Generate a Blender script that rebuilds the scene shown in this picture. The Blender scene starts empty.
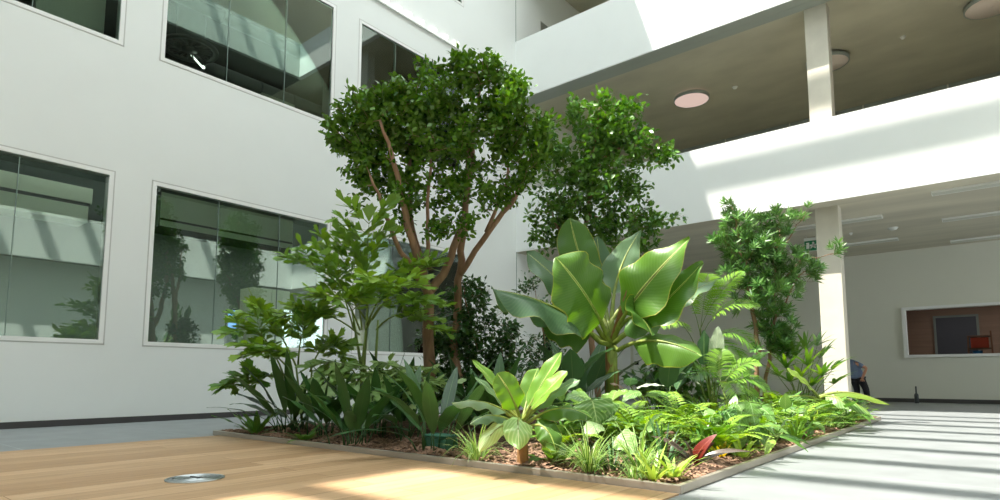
import bpy, bmesh, math, random
import numpy as np
from mathutils import Vector, Matrix
C = bpy.context.scene.collection
R = random.Random(7)
PI = math.pi
def V(*a): return Vector(a)
# ------------------------------------------------------------------ camera model (1000x500 frame)
F = 603.0; PX, PY, H = 500.0, 315.0, 0.65
PITCH = math.atan(62/603.0); YAW = math.atan(496*math.cos(PITCH)/F)
FW = V(-math.sin(YAW)*math.cos(PITCH), math.cos(YAW)*math.cos(PITCH), math.sin(PITCH))
RT = V(math.cos(YAW), math.sin(YAW), 0); UP = RT.cross(FW); CAM = V(0, 0, H)
def ray(x, y): return FW + RT*((x-PX)/F) - UP*((y-PY)/F)
def pd(x, y, D): return CAM + ray(x, y)*D                      # point at forward depth D
def onz(x, y, z=0.0):
    d = ray(x, y); return CAM + d*((z-H)/d.z)
def onx(x, y, X):
    d = ray(x, y); return CAM + d*(X/d.x)
def ony(x, y, Y):
    d = ray(x, y); return CAM + d*(Y/d.y)
def depth(P): return (P-CAM).dot(FW)
XL, YB, XR, YBACK = -9.67, 12.489, 1.0, 18.9
Z1, Z2, Z3, ROOF = 3.95, 8.16, 12.35, 17.0

# ------------------------------------------------------------------ materials
def s2l(c): return tuple(((v/255)/12.92 if v/255 <= .04045 else ((v/255+.055)/1.055)**2.4) for v in c)
def rgba(c): return (*s2l(c), 1)
class NT:
    def __init__(s, name):
        s.m = bpy.data.materials.new(name); s.m.use_nodes = True
        s.t = s.m.node_tree; s.t.nodes.clear()
        s.out = s.n('ShaderNodeOutputMaterial')
    def n(s, typ, **kw):
        nd = s.t.nodes.new(typ)
        for k, v in kw.items(): setattr(nd, k, v)
        return nd
    def l(s, a, b): s.t.links.new(a, b)
    def math(s, op, a, b=None, clamp=False):
        nd = s.n('ShaderNodeMath', operation=op); nd.use_clamp = clamp
        for i, q in enumerate((a, b)):
            if q is None: continue
            if isinstance(q, (int, float)): nd.inputs[i].default_value = q
            else: s.l(q, nd.inputs[i])
        return nd.outputs[0]
    def mix(s, f, a, b):
        nd = s.n('ShaderNodeMix', data_type='RGBA')
        if isinstance(f, (int, float)): nd.inputs[0].default_value = f
        else: s.l(f, nd.inputs[0])
        for i, q in ((6, a), (7, b)):
            if isinstance(q, tuple): nd.inputs[i].default_value = q
            else: s.l(q, nd.inputs[i])
        return nd.outputs[2]
    def ramp(s, f, stops):
        nd = s.n('ShaderNodeValToRGB'); cr = nd.color_ramp
        while len(cr.elements) < len(stops): cr.elements.new(.5)
        for e, (p, c) in zip(cr.elements, stops): e.position = p; e.color = c
        s.l(f, nd.inputs[0]); return nd.outputs[0]
def simple(name, col, rough=.5, metal=0.0, noise=0.0, nscale=8.0, bump=0.0, bscale=60.0, spec=.5, stretch=None):
    k = NT(name); b = k.n('ShaderNodeBsdfPrincipled')
    b.inputs['Roughness'].default_value = rough; b.inputs['Metallic'].default_value = metal
    b.inputs['Specular IOR Level'].default_value = spec
    b.inputs['Base Color'].default_value = rgba(col)
    tc = k.n('ShaderNodeTexCoord'); src = tc.outputs['Object']
    if stretch:
        mp = k.n('ShaderNodeMapping'); mp.inputs['Scale'].default_value = stretch
        k.l(src, mp.inputs[0]); src = mp.outputs[0]
    if noise:
        nz = k.n('ShaderNodeTexNoise'); nz.inputs['Scale'].default_value = nscale; nz.inputs['Detail'].default_value = 6
        k.l(src, nz.inputs['Vector'])
        lo = tuple(v*(1-noise) for v in s2l(col)) + (1,); hi = tuple(min(1, v*(1+noise)) for v in s2l(col)) + (1,)
        k.l(k.ramp(nz.outputs[0], [(.3, lo), (.7, hi)]), b.inputs['Base Color'])
    if bump:
        nb = k.n('ShaderNodeTexNoise'); nb.inputs['Scale'].default_value = bscale; k.l(src, nb.inputs['Vector'])
        bp = k.n('ShaderNodeBump'); bp.inputs['Strength'].default_value = bump; bp.inputs['Distance'].default_value = .01
        k.l(nb.outputs[0], bp.inputs['Height']); k.l(bp.outputs[0], b.inputs['Normal'])
    k.l(b.outputs[0], k.out.inputs[0]); return k.m
def emit(name, col, st):
    k = NT(name); e = k.n('ShaderNodeEmission'); e.inputs[0].default_value = rgba(col); e.inputs[1].default_value = st
    k.l(e.outputs[0], k.out.inputs[0]); return k.m
def glass_mat():
    k = NT('window_glass')
    g = k.n('ShaderNodeBsdfGlossy'); g.inputs['Roughness'].default_value = .0; g.inputs['Color'].default_value = (.82, .96, .91, 1)
    t = k.n('ShaderNodeBsdfTransparent'); t.inputs['Color'].default_value = (.90, .965, .935, 1)
    fr = k.n('ShaderNodeFresnel'); fr.inputs['IOR'].default_value = 1.5
    f = k.math('MULTIPLY_ADD', fr.outputs[0], 1.3); f.node.inputs[2].default_value = .10; f.node.use_clamp = True
    mx = k.n('ShaderNodeMixShader'); k.l(f, mx.inputs[0]); k.l(t.outputs[0], mx.inputs[1]); k.l(g.outputs[0], mx.inputs[2])
    k.l(mx.outputs[0], k.out.inputs[0]); return k.m
def tiles_mat(name, col, sx, sy, rough=.45):
    k = NT(name); b = k.n('ShaderNodeBsdfPrincipled'); b.inputs['Roughness'].default_value = rough
    tc = k.n('ShaderNodeTexCoord'); br = k.n('ShaderNodeTexBrick'); br.offset = 0.0; br.squash = 1.0
    br.inputs['Scale'].default_value = 1.0; br.inputs['Brick Width'].default_value = sx; br.inputs['Row Height'].default_value = sy
    br.inputs['Mortar Size'].default_value = .004; br.inputs['Mortar Smooth'].default_value = .1
    c = s2l(col)
    br.inputs['Color1'].default_value = (*[v*.97 for v in c], 1); br.inputs['Color2'].default_value = (*[v*1.03 for v in c], 1)
    br.inputs['Mortar'].default_value = (*[min(1, v*1.5) for v in c], 1)
    k.l(tc.outputs['Object'], br.inputs['Vector'])
    nz = k.n('ShaderNodeTexNoise'); nz.inputs['Scale'].default_value = 3; nz.inputs['Detail'].default_value = 8
    k.l(tc.outputs['Object'], nz.inputs['Vector'])
    f = k.ramp(nz.outputs[0], [(.35, (.9, .9, .9, 1)), (.65, (1.06, 1.06, 1.06, 1))])
    mm = k.n('ShaderNodeMix', data_type='RGBA', blend_type='MULTIPLY'); mm.inputs[0].default_value = 1
    k.l(br.outputs[0], mm.inputs[6]); k.l(f, mm.inputs[7]); k.l(mm.outputs[2], b.inputs['Base Color'])
    k.l(b.outputs[0], k.out.inputs[0]); return k.m
def deck_mat():
    k = NT('oak_planks'); b = k.n('ShaderNodeBsdfPrincipled'); b.inputs['Roughness'].default_value = .5
    tc = k.n('ShaderNodeTexCoord'); mp = k.n('ShaderNodeMapping'); mp.inputs['Rotation'].default_value = (0, 0, PI/2)
    k.l(tc.outputs['Object'], mp.inputs[0])
    br = k.n('ShaderNodeTexBrick'); br.offset = .37; br.offset_frequency = 2
    br.inputs['Scale'].default_value = 1; br.inputs['Brick Width'].default_value = 2.4; br.inputs['Row Height'].default_value = .21
    br.inputs['Mortar Size'].default_value = .0022; br.inputs['Bias'].default_value = 0
    br.inputs['Color1'].default_value = rgba((170, 135, 98)); br.inputs['Color2'].default_value = rgba((196, 162, 125))
    br.inputs['Mortar'].default_value = rgba((120, 86, 56))
    k.l(mp.outputs[0], br.inputs['Vector'])
    m2 = k.n('ShaderNodeMapping'); m2.inputs['Scale'].default_value = (14, 1.0, 1); k.l(tc.outputs['Object'], m2.inputs[0])
    nz = k.n('ShaderNodeTexNoise'); nz.inputs['Scale'].default_value = 2.2; nz.inputs['Detail'].default_value = 9; nz.inputs['Distortion'].default_value = .6
    k.l(m2.outputs[0], nz.inputs['Vector'])
    f = k.ramp(nz.outputs[0], [(.3, (.84, .82, .80, 1)), (.7, (1.1, 1.1, 1.1, 1))])
    mm = k.n('ShaderNodeMix', data_type='RGBA', blend_type='MULTIPLY'); mm.inputs[0].default_value = 1
    k.l(br.outputs[0], mm.inputs[6]); k.l(f, mm.inputs[7]); k.l(mm.outputs[2], b.inputs['Base Color'])
    bp = k.n('ShaderNodeBump'); bp.inputs['Strength'].default_value = .15; bp.inputs['Distance'].default_value = .004
    k.l(nz.outputs[0], bp.inputs['Height']); k.l(bp.outputs[0], b.inputs['Normal'])
    k.l(b.outputs[0], k.out.inputs[0]); return k.m
def leafmat(name, light, dark, back=None, rib=None, vein=0.0, vfreq=26.0, vk=18.0, ribw=.02, edge=None, stripe=None, trans=.3, rough=.38, spot=0.0):
    k = NT(name)
    uv = k.n('ShaderNodeUVMap'); sp = k.n('ShaderNodeSeparateXYZ'); k.l(uv.outputs[0], sp.inputs[0])
    u = k.math('ABSOLUTE', k.math('SUBTRACT', sp.outputs[0], .5)); v = sp.outputs[1]
    at = k.n('ShaderNodeAttribute', attribute_name='rnd')
    col = k.mix(at.outputs['Fac'], rgba(dark), rgba(light))
    height = None
    if stripe:                                                 # pale leaf margin
        f = k.math('GREATER_THAN', u, .30); col = k.mix(f, col, rgba(stripe))
    if vein:
        ph = k.math('SUBTRACT', k.math('MULTIPLY', v, vfreq), k.math('MULTIPLY', u, vk))
        w = k.math('SINE', k.math('MULTIPLY', ph, 2*PI)); height = k.math('MULTIPLY', w, 1.0)
        f = k.math('MULTIPLY', k.math('POWER', k.math('MULTIPLY_ADD', w, .5), 3.0), vein)
        f.node.inputs[0].links[0].from_node.inputs[0].links[0].from_node.inputs[2].default_value = .5
        col = k.mix(f, col, rgba(rib or light))
    if rib:
        f = k.math('LESS_THAN', u, ribw); col = k.mix(f, col, rgba(rib))
    if edge:
        f = k.math('MULTIPLY', k.math('SUBTRACT', u, .48), 50.0, True); col = k.mix(f, col, rgba(edge))
    if spot:
        nz = k.n('ShaderNodeTexNoise'); nz.inputs['Scale'].default_value = 7; nz.inputs['Detail'].default_value = 5
        tc = k.n('ShaderNodeTexCoord'); k.l(tc.outputs['Object'], nz.inputs['Vector'])
        f = k.math('MULTIPLY', k.math('SUBTRACT', nz.outputs[0], .45), spot*4, True); col = k.mix(f, col, rgba(light))
    if back:
        ge = k.n('ShaderNodeNewGeometry'); col2 = k.mix(ge.outputs['Backfacing'], col, rgba(back))
    else: col2 = col
    b = k.n('ShaderNodeBsdfPrincipled'); b.inputs['Roughness'].default_value = rough; b.inputs['Specular IOR Level'].default_value = .5
    k.l(col2, b.inputs['Base Color'])
    if height is not None:
        bp = k.n('ShaderNodeBump'); bp.inputs['Strength'].default_value = .12; bp.inputs['Distance'].default_value = .004
        k.l(height, bp.inputs['Height']); k.l(bp.outputs[0], b.inputs['Normal'])
    tr = k.n('ShaderNodeBsdfTranslucent')
    hs = k.n('ShaderNodeHueSaturation'); hs.inputs['Hue'].default_value = .485; hs.inputs['Saturation'].default_value = 1.15; hs.inputs['Value'].default_value = 1.5
    k.l(col, hs.inputs['Color']); k.l(hs.outputs[0], tr.inputs[0])
    mx = k.n('ShaderNodeMixShader'); mx.inputs[0].default_value = trans
    k.l(b.outputs[0], mx.inputs[1]); k.l(tr.outputs[0], mx.inputs[2]); k.l(mx.outputs[0], k.out.inputs[0])
    return k.m
M = dict(
    white=simple('white_plaster', (230, 233, 231), .7, noise=.012, nscale=1.5, bump=.05, bscale=120),
    backwall=simple('beige_plaster', (222, 222, 210), .8, noise=.012, nscale=1.5, bump=.05, bscale=120),
    frame=simple('white_frame_paint', (236, 237, 235), .4),
    seam=simple('joint_silicone', (120, 140, 132), .5), gap=simple('shadow_gap', (196, 196, 193), .8),
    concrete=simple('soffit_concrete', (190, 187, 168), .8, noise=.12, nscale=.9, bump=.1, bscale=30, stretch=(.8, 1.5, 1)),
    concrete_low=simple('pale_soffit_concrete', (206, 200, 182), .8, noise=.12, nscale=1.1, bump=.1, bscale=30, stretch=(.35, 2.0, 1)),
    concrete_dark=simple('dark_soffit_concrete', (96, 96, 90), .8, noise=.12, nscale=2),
    column=simple('column_concrete', (205, 200, 186), .75, noise=.06, nscale=3, bump=.12, bscale=40),
    trimgrey=simple('grey_metal_trim', (158, 166, 160), .5),
    skirt=simple('dark_skirting', (66, 64, 64), .6),
    tile=tiles_mat('grey_floor_tile', (134, 139, 140), 1.55, 1.55),
    deck=deck_mat(), glass=glass_mat(),
    edging=simple('brushed_steel_edging', (176, 168, 156), .42, metal=.55),
    soil=simple('bark_soil', (96, 72, 56), .95, noise=.5, nscale=14, bump=1.0, bscale=40),
    chip=simple('bark_chips', (146, 116, 94), .9, noise=.45, nscale=30),
    steel=simple('stainless', (185, 190, 192), .3, metal=.9),
    darksteel=simple('dark_steel', (80, 84, 86), .4, metal=.7),
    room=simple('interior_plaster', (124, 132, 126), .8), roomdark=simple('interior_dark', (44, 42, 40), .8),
    blind=simple('pale_green_cloth', (226, 238, 216), .8), duct=simple('duct_metal', (108, 114, 110), .4, metal=.6), cab=simple('pale_cabinet', (205, 215, 190), .5),
    black=simple('black_matte', (25, 26, 28), .6), disc_bounce=emit('disc_bounce_glow', (244, 214, 200), .42), disc=simple('acoustic_disc', (240, 226, 218), .8, noise=.02, nscale=30),  # weak emission on one disc stands in for light bounced up onto it
    lightpanel=simple('light_diffuser', (205, 206, 196), .5), plastic=simple('white_plastic', (228, 230, 226), .4),
    green=simple('exit_green', (20, 128, 84), .5), pict=simple('exit_white', (240, 244, 240), .5),
    boxgreen=simple('green_box_plastic', (38, 96, 76), .45),
    brownwall=simple('brown_panelling', (138, 112, 94), .7, noise=.08, nscale=2, stretch=(.4, 1, 8)),
    darkdoor=simple('dark_blue_grey_door', (62, 64, 72), .6), wood=simple('brown_wood', (104, 66, 40), .5, noise=.2, nscale=6),
    red=simple('red_fabric', (170, 60, 34), .7), blue=simple('blue_plastic', (40, 104, 160), .5),
    skin=simple('skin', (205, 150, 120), .5), shirt=simple('blue_shirt', (112, 128, 160), .8, noise=.08, nscale=20), trousers=simple('dark_trousers', (34, 34, 42), .8),
    hair=simple('brown_hair', (58, 42, 32), .6), shoe=simple('black_shoe', (28, 26, 26), .5),
    bark=simple('ficus_bark', (150, 118, 92), .85, noise=.3, nscale=12, bump=.5, bscale=40, stretch=(1, 1, .3)),
    bark_branch=simple('branch_bark', (150, 118, 88), .8, noise=.25, nscale=16),  # brown bark of the thin branches
    ficus=leafmat('ficus_leaf', (96, 142, 36), (40, 84, 22), back=(96, 132, 52), trans=.25, rough=.26),
    ficus2=leafmat('ficus_leaf_bright', (100, 146, 52), (44, 92, 32), back=(104, 140, 66), trans=.25, rough=.28),
    shrubleaf=leafmat('shrub_leaf', (64, 108, 44), (34, 74, 34), back=(84, 112, 64), trans=.22, rough=.3),
    podo=leafmat('podocarpus_leaf', (112, 156, 78), (56, 104, 44), back=(124, 154, 96), trans=.2, rough=.35),
    caryota=leafmat('fishtail_leaf', (150, 184, 72), (88, 136, 52), back=(112, 148, 76), trans=.3),
    caryota_pale=leafmat('fishtail_leaf_pale', (156, 180, 116), (118, 152, 82), back=(140, 164, 96), trans=.3),
    cstem=simple('palm_stem', (116, 138, 62), .5, noise=.2, nscale=10),
    aspi=leafmat('aspidistra_leaf', (62, 106, 48), (30, 66, 36), back=(62, 96, 52), rib=(96, 130, 74), vein=.15, vfreq=1, vk=16, ribw=.012, trans=.15, rough=.3),
    aspi_light=leafmat('light_leaf', (98, 146, 56), (64, 112, 44), back=(98, 140, 66), rib=(150, 180, 100), ribw=.02, trans=.25),
    banana=leafmat('banana_leaf', (96, 136, 52), (66, 108, 42), back=(98, 136, 74), rib=(184, 204, 112), vein=.05, vfreq=34, vk=14, ribw=.022, edge=(176, 170, 60), trans=.3, rough=.36),
    banana_blue=leafmat('banana_leaf_bluish', (112, 142, 104), (78, 112, 78), back=(104, 134, 98), rib=(190, 206, 150), vein=.05, vfreq=34, vk=14, ribw=.022, edge=(150, 150, 80), trans=.3, rough=.32),
    banana_lime=leafmat('banana_leaf_lime', (124, 166, 62), (94, 140, 52), back=(140, 174, 70), rib=(206, 214, 130), vein=.05, vfreq=26, vk=12, ribw=.03, edge=(196, 188, 90), trans=.33),
    bstem=simple('banana_stem', (128, 142, 62), .5, noise=.3, nscale=9, stretch=(3, 3, .5)), bdry=simple('dry_sheath', (142, 104, 62), .8, noise=.4, nscale=10, stretch=(3, 3, .6)),
    strel=leafmat('paddle_leaf', (80, 116, 78), (48, 86, 56), back=(88, 120, 84), rib=(150, 172, 120), vein=.10, vfreq=30, vk=12, ribw=.018, trans=.2, rough=.3),
    antho=leafmat('broad_leaf', (112, 154, 78), (72, 116, 56), back=(120, 154, 92), rib=(184, 206, 140), vein=.45, vfreq=7, vk=6, ribw=.018, trans=.25, rough=.32),
    antho_pale=leafmat('pale_broad_leaf', (170, 202, 136), (134, 178, 100), back=(160, 190, 124), rib=(210, 226, 176), vein=.4, vfreq=7, vk=6, ribw=.018, trans=.3, rough=.35),
    silver=leafmat('silver_leaf', (196, 206, 186), (158, 176, 150), back=(170, 184, 160), rib=(216, 222, 200), vein=.3, vfreq=9, vk=6, ribw=.018, trans=.25),
    spider=leafmat('spider_leaf', (108, 150, 64), (62, 108, 42), stripe=(176, 196, 128), trans=.3),
    lime=leafmat('lime_leaf', (186, 206, 108), (136, 172, 72), trans=.28), orange=leafmat('orange_tinted_leaf', (204, 176, 60), (170, 180, 56), trans=.3),
    areca=leafmat('areca_leaf', (140, 182, 66), (92, 140, 50), back=(120, 160, 76), trans=.35), fern=leafmat('fern_leaf', (150, 186, 72), (70, 118, 40), back=(124, 158, 72), trans=.3),
    rhapis=leafmat('rhapis_leaf', (132, 172, 66), (70, 118, 44), back=(104, 140, 66), trans=.25),
    maroon=leafmat('maroon_leaf', (146, 62, 40), (120, 44, 34), back=(150, 70, 48), rib=(170, 90, 70), trans=.25), bronze=leafmat('bronze_leaf', (96, 84, 70), (72, 62, 54), back=(92, 78, 66), rib=(120, 100, 86), trans=.12, rough=.3),
    philo=leafmat('philodendron_leaf', (116, 162, 72), (62, 112, 48), back=(112, 150, 78), rib=(170, 204, 140), vein=.3, vfreq=8, vk=6, ribw=.02, trans=.25, rough=.3),
    spotted=leafmat('brown_edged_leaf', (150, 176, 72), (110, 146, 54), back=(130, 158, 80), rib=(196, 200, 120), vein=.25, vfreq=14, vk=8, ribw=.025, edge=(150, 104, 50), trans=.35),
)
# ------------------------------------------------------------------ mesh builder
class MB:
    def __init__(s): s.v = []; s.f = []; s.uv = []; s.r = []; s.mi = []
    def quad(s, ids, uvs=None, r=.5, m=0):
        s.f.append(tuple(ids)); s.uv.append(uvs or [(.25, .5)]*len(ids)); s.r.append(r); s.mi.append(m)
    def box(s, x0, x1, y0, y1, z0, z1, m=0):
        b = len(s.v); s.v += [(x, y, z) for z in (z0, z1) for y in (y0, y1) for x in (x0, x1)]
        for q in ((0, 2, 3, 1), (4, 5, 7, 6), (0, 1, 5, 4), (2, 6, 7, 3), (0, 4, 6, 2), (1, 3, 7, 5)): s.quad([b+i for i in q], m=m)
        return s
    def tube(s, pts, rad, seg=6, m=0, r=.5, cap=True):
        pts = [Vector(p) for p in pts]; n = len(pts); rad = rad if isinstance(rad, (list, tuple)) else [rad]*n
        t0 = (pts[1]-pts[0]).normalized(); a = t0.orthogonal().normalized(); base = len(s.v)
        for i, p in enumerate(pts):
            t = (pts[min(i+1, n-1)]-pts[max(i-1, 0)]).normalized(); a = (a - t*a.dot(t))
            a = a.normalized() if a.length > 1e-6 else t.orthogonal().normalized(); b = t.cross(a)
            for k in range(seg):
                an = 2*PI*k/seg; s.v.append(tuple(p + (a*math.cos(an)+b*math.sin(an))*rad[i]))
        for i in range(n-1):
            for k in range(seg):
                k2 = (k+1) % seg
                s.quad([base+i*seg+k, base+i*seg+k2, base+(i+1)*seg+k2, base+(i+1)*seg+k], r=r, m=m)
        if cap:
            s.quad([base+k for k in range(seg)][::-1], r=r, m=m); s.quad([base+(n-1)*seg+k for k in range(seg)], r=r, m=m)
        return s
    def lathe(s, prof, center, seg=40, axis='z', m=0, cap=True):
        base = len(s.v); c = Vector(center)
        for (r, h) in prof:
            for k in range(seg):
                a = 2*PI*k/seg
                p = V(r*math.cos(a), r*math.sin(a), h) if axis == 'z' else (V(r*math.cos(a), h, r*math.sin(a)) if axis == 'y' else V(h, r*math.cos(a), r*math.sin(a)))
                s.v.append(tuple(c+p))
        for i in range(len(prof)-1):
            for k in range(seg):
                k2 = (k+1) % seg; s.quad([base+i*seg+k, base+i*seg+k2, base+(i+1)*seg+k2, base+(i+1)*seg+k], m=m)
        if cap: s.quad([base+k for k in range(seg)][::-1], m=m); s.quad([base+(len(prof)-1)*seg+k for k in range(seg)], m=m)
        return s
    def build(s, name, mats, parent=None, loc=None, smooth=True, bevel=0.0):
        me = bpy.data.meshes.new(name)
        off = Vector(parent.location) if parent is not None else (Vector(loc) if loc is not None else V(0, 0, 0))
        if parent is not None and parent.parent is not None: off = off + parent.parent.location
        vv = [(x-off.x, y-off.y, z-off.z) for (x, y, z) in s.v]
        me.from_pydata(vv, [], s.f)
        if not isinstance(mats, (list, tuple)): mats = [mats]
        for m in mats: me.materials.append(m)
        ul = me.uv_layers.new(name='UVMap'); flat = [c for face in s.uv for p in face for c in p]; ul.data.foreach_set('uv', flat)
        at = me.attributes.new('rnd', 'FLOAT', 'FACE'); at.data.foreach_set('value', s.r)
        me.polygons.foreach_set('material_index', s.mi); me.polygons.foreach_set('use_smooth', [smooth]*len(s.f)); me.update()
        o = bpy.data.objects.new(name, me); C.objects.link(o)
        if parent is not None: o.parent = parent
        else: o.location = off
        if bevel:
            b = o.modifiers.new('bevel', 'BEVEL'); b.width = bevel; b.segments = 2; b.limit_method = 'ANGLE'
        return o
def tag(o, label, cat, group=None):
    o['label'] = label; o['category'] = cat
    if group: o['group'] = group
    return o
def thing(name, label, cat, loc, group=None):
    o = bpy.data.objects.new(name, None); o.location = loc; o.empty_display_size = .1; C.objects.link(o)
    return tag(o, label, cat, group)
def struct(o): o['kind'] = 'structure'; return o
def sbox(name, mat, *b, bevel=0.0): return struct(MB().box(*b).build(name, mat, smooth=False, bevel=bevel))
# ------------------------------------------------------------------ the building
sbox('floor', M['tile'], XL-.5, 8, -9.2, 19.3, -.3, 0)
deck = sbox('floor_deck', M['deck'], -6.7, -1.4, -9, 3.275, .0, .008)
# wall with window holes
BAYS = [(-.16, 3.035), (3.52, 6.70), (7.24, 10.40)]
HOLES = [(a, b, 1.095, 3.615) for a, b in BAYS] + [(a, b, 5.505, 8.0) for a, b in BAYS] + [(BAYS[2][0], BAYS[2][1], 9.81, 12.2)]
ZS = [0, 1.095, 3.615, 5.505, 8.0, 9.81, 12.2, ROOF]; YS = [-9, -.16, 3.035, 3.52, 6.70, 7.24, 10.40, 13.70, 14.75, 19.2]
DOORS = [(13.70, 14.75, 0, 2.45), (13.70, 14.75, 8.6, 11.05)]
def wall_cells(mb, x0, x1):
    ys = YS; zs = sorted(set(ZS + [2.45, 8.6, 11.05]))
    for i in range(len(ys)-1):
        run = None
        for j in range(len(zs)-1):
            yc, zc = (ys[i]+ys[i+1])/2, (zs[j]+zs[j+1])/2
            hole = any(a < yc < b and c < zc < d for a, b, c, d in HOLES+DOORS)
            if hole:
                if run is not None: mb.box(x0, x1, ys[i], ys[i+1], run, zs[j]); run = None
            elif run is None: run = zs[j]
        if run is not None: mb.box(x0, x1, ys[i], ys[i+1], run, zs[-1])
    return mb
struct(wall_cells(MB(), XL-.4, XL).build('wall_left', M['white'], smooth=False))
sbox('baseboard_left', M['skirt'], XL, XL+.03, -9, 13.6, 0, .085)
sbox('trim_1', M['white'], XL, XL+.05, 6.9, 10.75, 8.60, 8.625)           # thin ledge line above the upper windows
sbox('trim_2', M['seam'], XL, XL+.004, YB+.01, YB+.03, 0, Z3)
def window(k, hole, joints):
    a, b, c, d = hole; w = .075; e = .018
    root = bpy.data.objects.new('window_%d' % k, None); root.location = (XL, (a+b)/2, c); C.objects.link(root); struct(root)
    fr = MB(); x0, x1 = XL-.10, XL+.004
    fr.box(x0, x1, a+e, b-e, c+e, c+w); fr.box(x0, x1, a+e, b-e, d-w, d-e); fr.box(x0, x1, a+e, a+w, c+w, d-w); fr.box(x0, x1, b-w, b-e, c+w, d-w)
    fr.build('window_frame', M['frame'], root, smooth=False)
    gp = MB(); x0, x1 = XL-.1, XL-.003
    for q in ((a, b, c, c+e), (a, b, d-e, d), (a, a+e, c, d), (b-e, b, c, d)): gp.box(x0, x1, *q)
    gp.build('shadow_gap', M['gap'], root, smooth=False)
    g = MB(); ys = [a+w]+joints+[b-w]
    g.box(XL-.034, XL-.024, a+w, b-w, c+w, d-w).build('pane', M['glass'], root, smooth=False)
    for j in joints: MB().box(XL-.04, XL-.020, j-.005, j+.005, c+w, d-w).build('pane_joint', M['seam'], root, smooth=False)
for k, (h, j) in enumerate(zip(HOLES, ([.9, 1.93], [4.56, 5.65], [8.24, 9.3], [.9, 1.93], [4.58, 5.64], [8.24, 9.3], [8.24, 9.3]))): window(k+1, h, j)
# rooms behind the windows
def shell(name, x0, x1, y0, y1, z0, z1, mat, ceilmat, front=True):
    mb = MB(); t = .1
    mb.box(x0-t, x0, y0, y1, z0, z1); front and mb.box(x0, x1, y0-t, y0, z0, z1); (not front) and mb.box(x1, x1+t, y0, y1, z0, z1); mb.box(x0, x1, y1, y1+t, z0, z1); mb.box(x0, x1, y0, y1, z0-t, z0)
    mb.box(x0, x1, y0, y1, z1, z1+t, m=1)
    return struct(mb.build(name, [mat, ceilmat], smooth=False))
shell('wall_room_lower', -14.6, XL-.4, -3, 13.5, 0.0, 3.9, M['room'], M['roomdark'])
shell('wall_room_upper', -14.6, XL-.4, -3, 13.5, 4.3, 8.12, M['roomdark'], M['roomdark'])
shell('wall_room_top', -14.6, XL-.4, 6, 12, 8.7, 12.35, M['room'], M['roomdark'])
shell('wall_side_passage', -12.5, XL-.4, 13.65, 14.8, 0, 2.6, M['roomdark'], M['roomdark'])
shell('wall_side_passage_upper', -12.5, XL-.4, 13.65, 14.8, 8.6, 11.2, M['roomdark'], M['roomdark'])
# back wing: parapets, slabs, soffits, columns, back wall
sbox('wall_parapet_lower', M['white'], XL, XR+.15, YB, YB+.18, Z1, 5.56)
sbox('wall_parapet_upper', M['white'], XL, XR+.15, YB, YB+.18, Z2, 9.85)
sbox('wall_parapet_top', M['white'], XL, XR+.15, YB, YB+.18, Z3, 13.70)
sbox('ceiling_lower', M['concrete_low'], XL, 8, YB+.18, 19.3, Z1+.03, 4.35)
sbox('ceiling_upper', M['concrete'], XL, 8, YB+.18, 19.3, Z2+.03, 8.6)
sbox('ceiling_top', M['concrete'], XL, 8, YB+.18, 19.3, Z3+.03, 12.75)
sbox('trim_3', M['trimgrey'], XL, XR, YB+.03, YB+.27, Z2-.012, Z2+.05)
sbox('trim_4', M['trimgrey'], XL, XR, YB+.285, YB+.52, Z2-.006, Z2+.05)
sbox('trim_5', M['concrete_low'], XL, XR, YB+.03, YB+.40, Z1-.006, Z1+.05)
def back_wall():
    mb = MB(); y0, y1 = YBACK, YBACK+.25; wx0, wx1, wz0, wz1 = -1.79, 1.2, 1.17, 2.45
    for b in ((XL-.4, wx0, 0, ROOF), (wx1, 8, 0, ROOF), (wx0, wx1, 0, wz0), (wx0, wx1, wz1, ROOF)): mb.box(b[0], b[1], y0, y1, b[2], b[3])
    return struct(mb.build('wall_back', M['backwall'], smooth=False))
back_wall()
sbox('baseboard_back', M['skirt'], XL, 8, YBACK-.03, YBACK, 0, .10)
for k in range(6):
    x = -6.2+k*1.9
    sbox('trim_%d' % (6+k), M['trimgrey'], x-1.86, x, YBACK-.03, YBACK, 7.55, 8.19)
for nm, z0, z1 in (('trim_columnlower', 0, Z1+.05), ('trim_columnupper', 4.3, Z2+.05), ('trim_columntop', 8.6, Z3+.05)):
    o = MB().box(-2.575, -2.165, 13.013, 13.33, z0, z1).build(nm, M['column'], smooth=False, bevel=.012); struct(o)
# service window in the back wall with a room behind it
w = bpy.data.objects.new('window_8', None); w.location = (-1.79, YBACK, 1.17); C.objects.link(w); struct(w)
fm = MB()
for b in ((-1.81, 1.2, 1.15, 1.22), (-1.81, 1.2, 2.39, 2.46), (-1.81, -1.73, 1.22, 2.39), (1.13, 1.2, 1.22, 2.39)): fm.box(b[0], b[1], YBACK-.07, YBACK+.2, b[2], b[3])
fm.build('window_frame', M['frame'], w, smooth=False)
shell('wall_room_back', -3.2, 3.2, YBACK+.26, 22.2, 0, 2.9, M['brownwall'], M['room'], front=False)
dr = struct(MB().box(-1.29, -.34, 22.14, 22.2, 0, 2.40).build('door_1', M['darkdoor'], smooth=False))
fr = MB(); fr.box(-1.35, -1.29, 22.12, 22.2, 0, 2.46); fr.box(-.34, -.28, 22.12, 22.2, 0, 2.46); fr.box(-1.29, -.34, 22.12, 22.2, 2.40, 2.46)
struct(fr.build('trim_12', M['room'], smooth=False))
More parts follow.
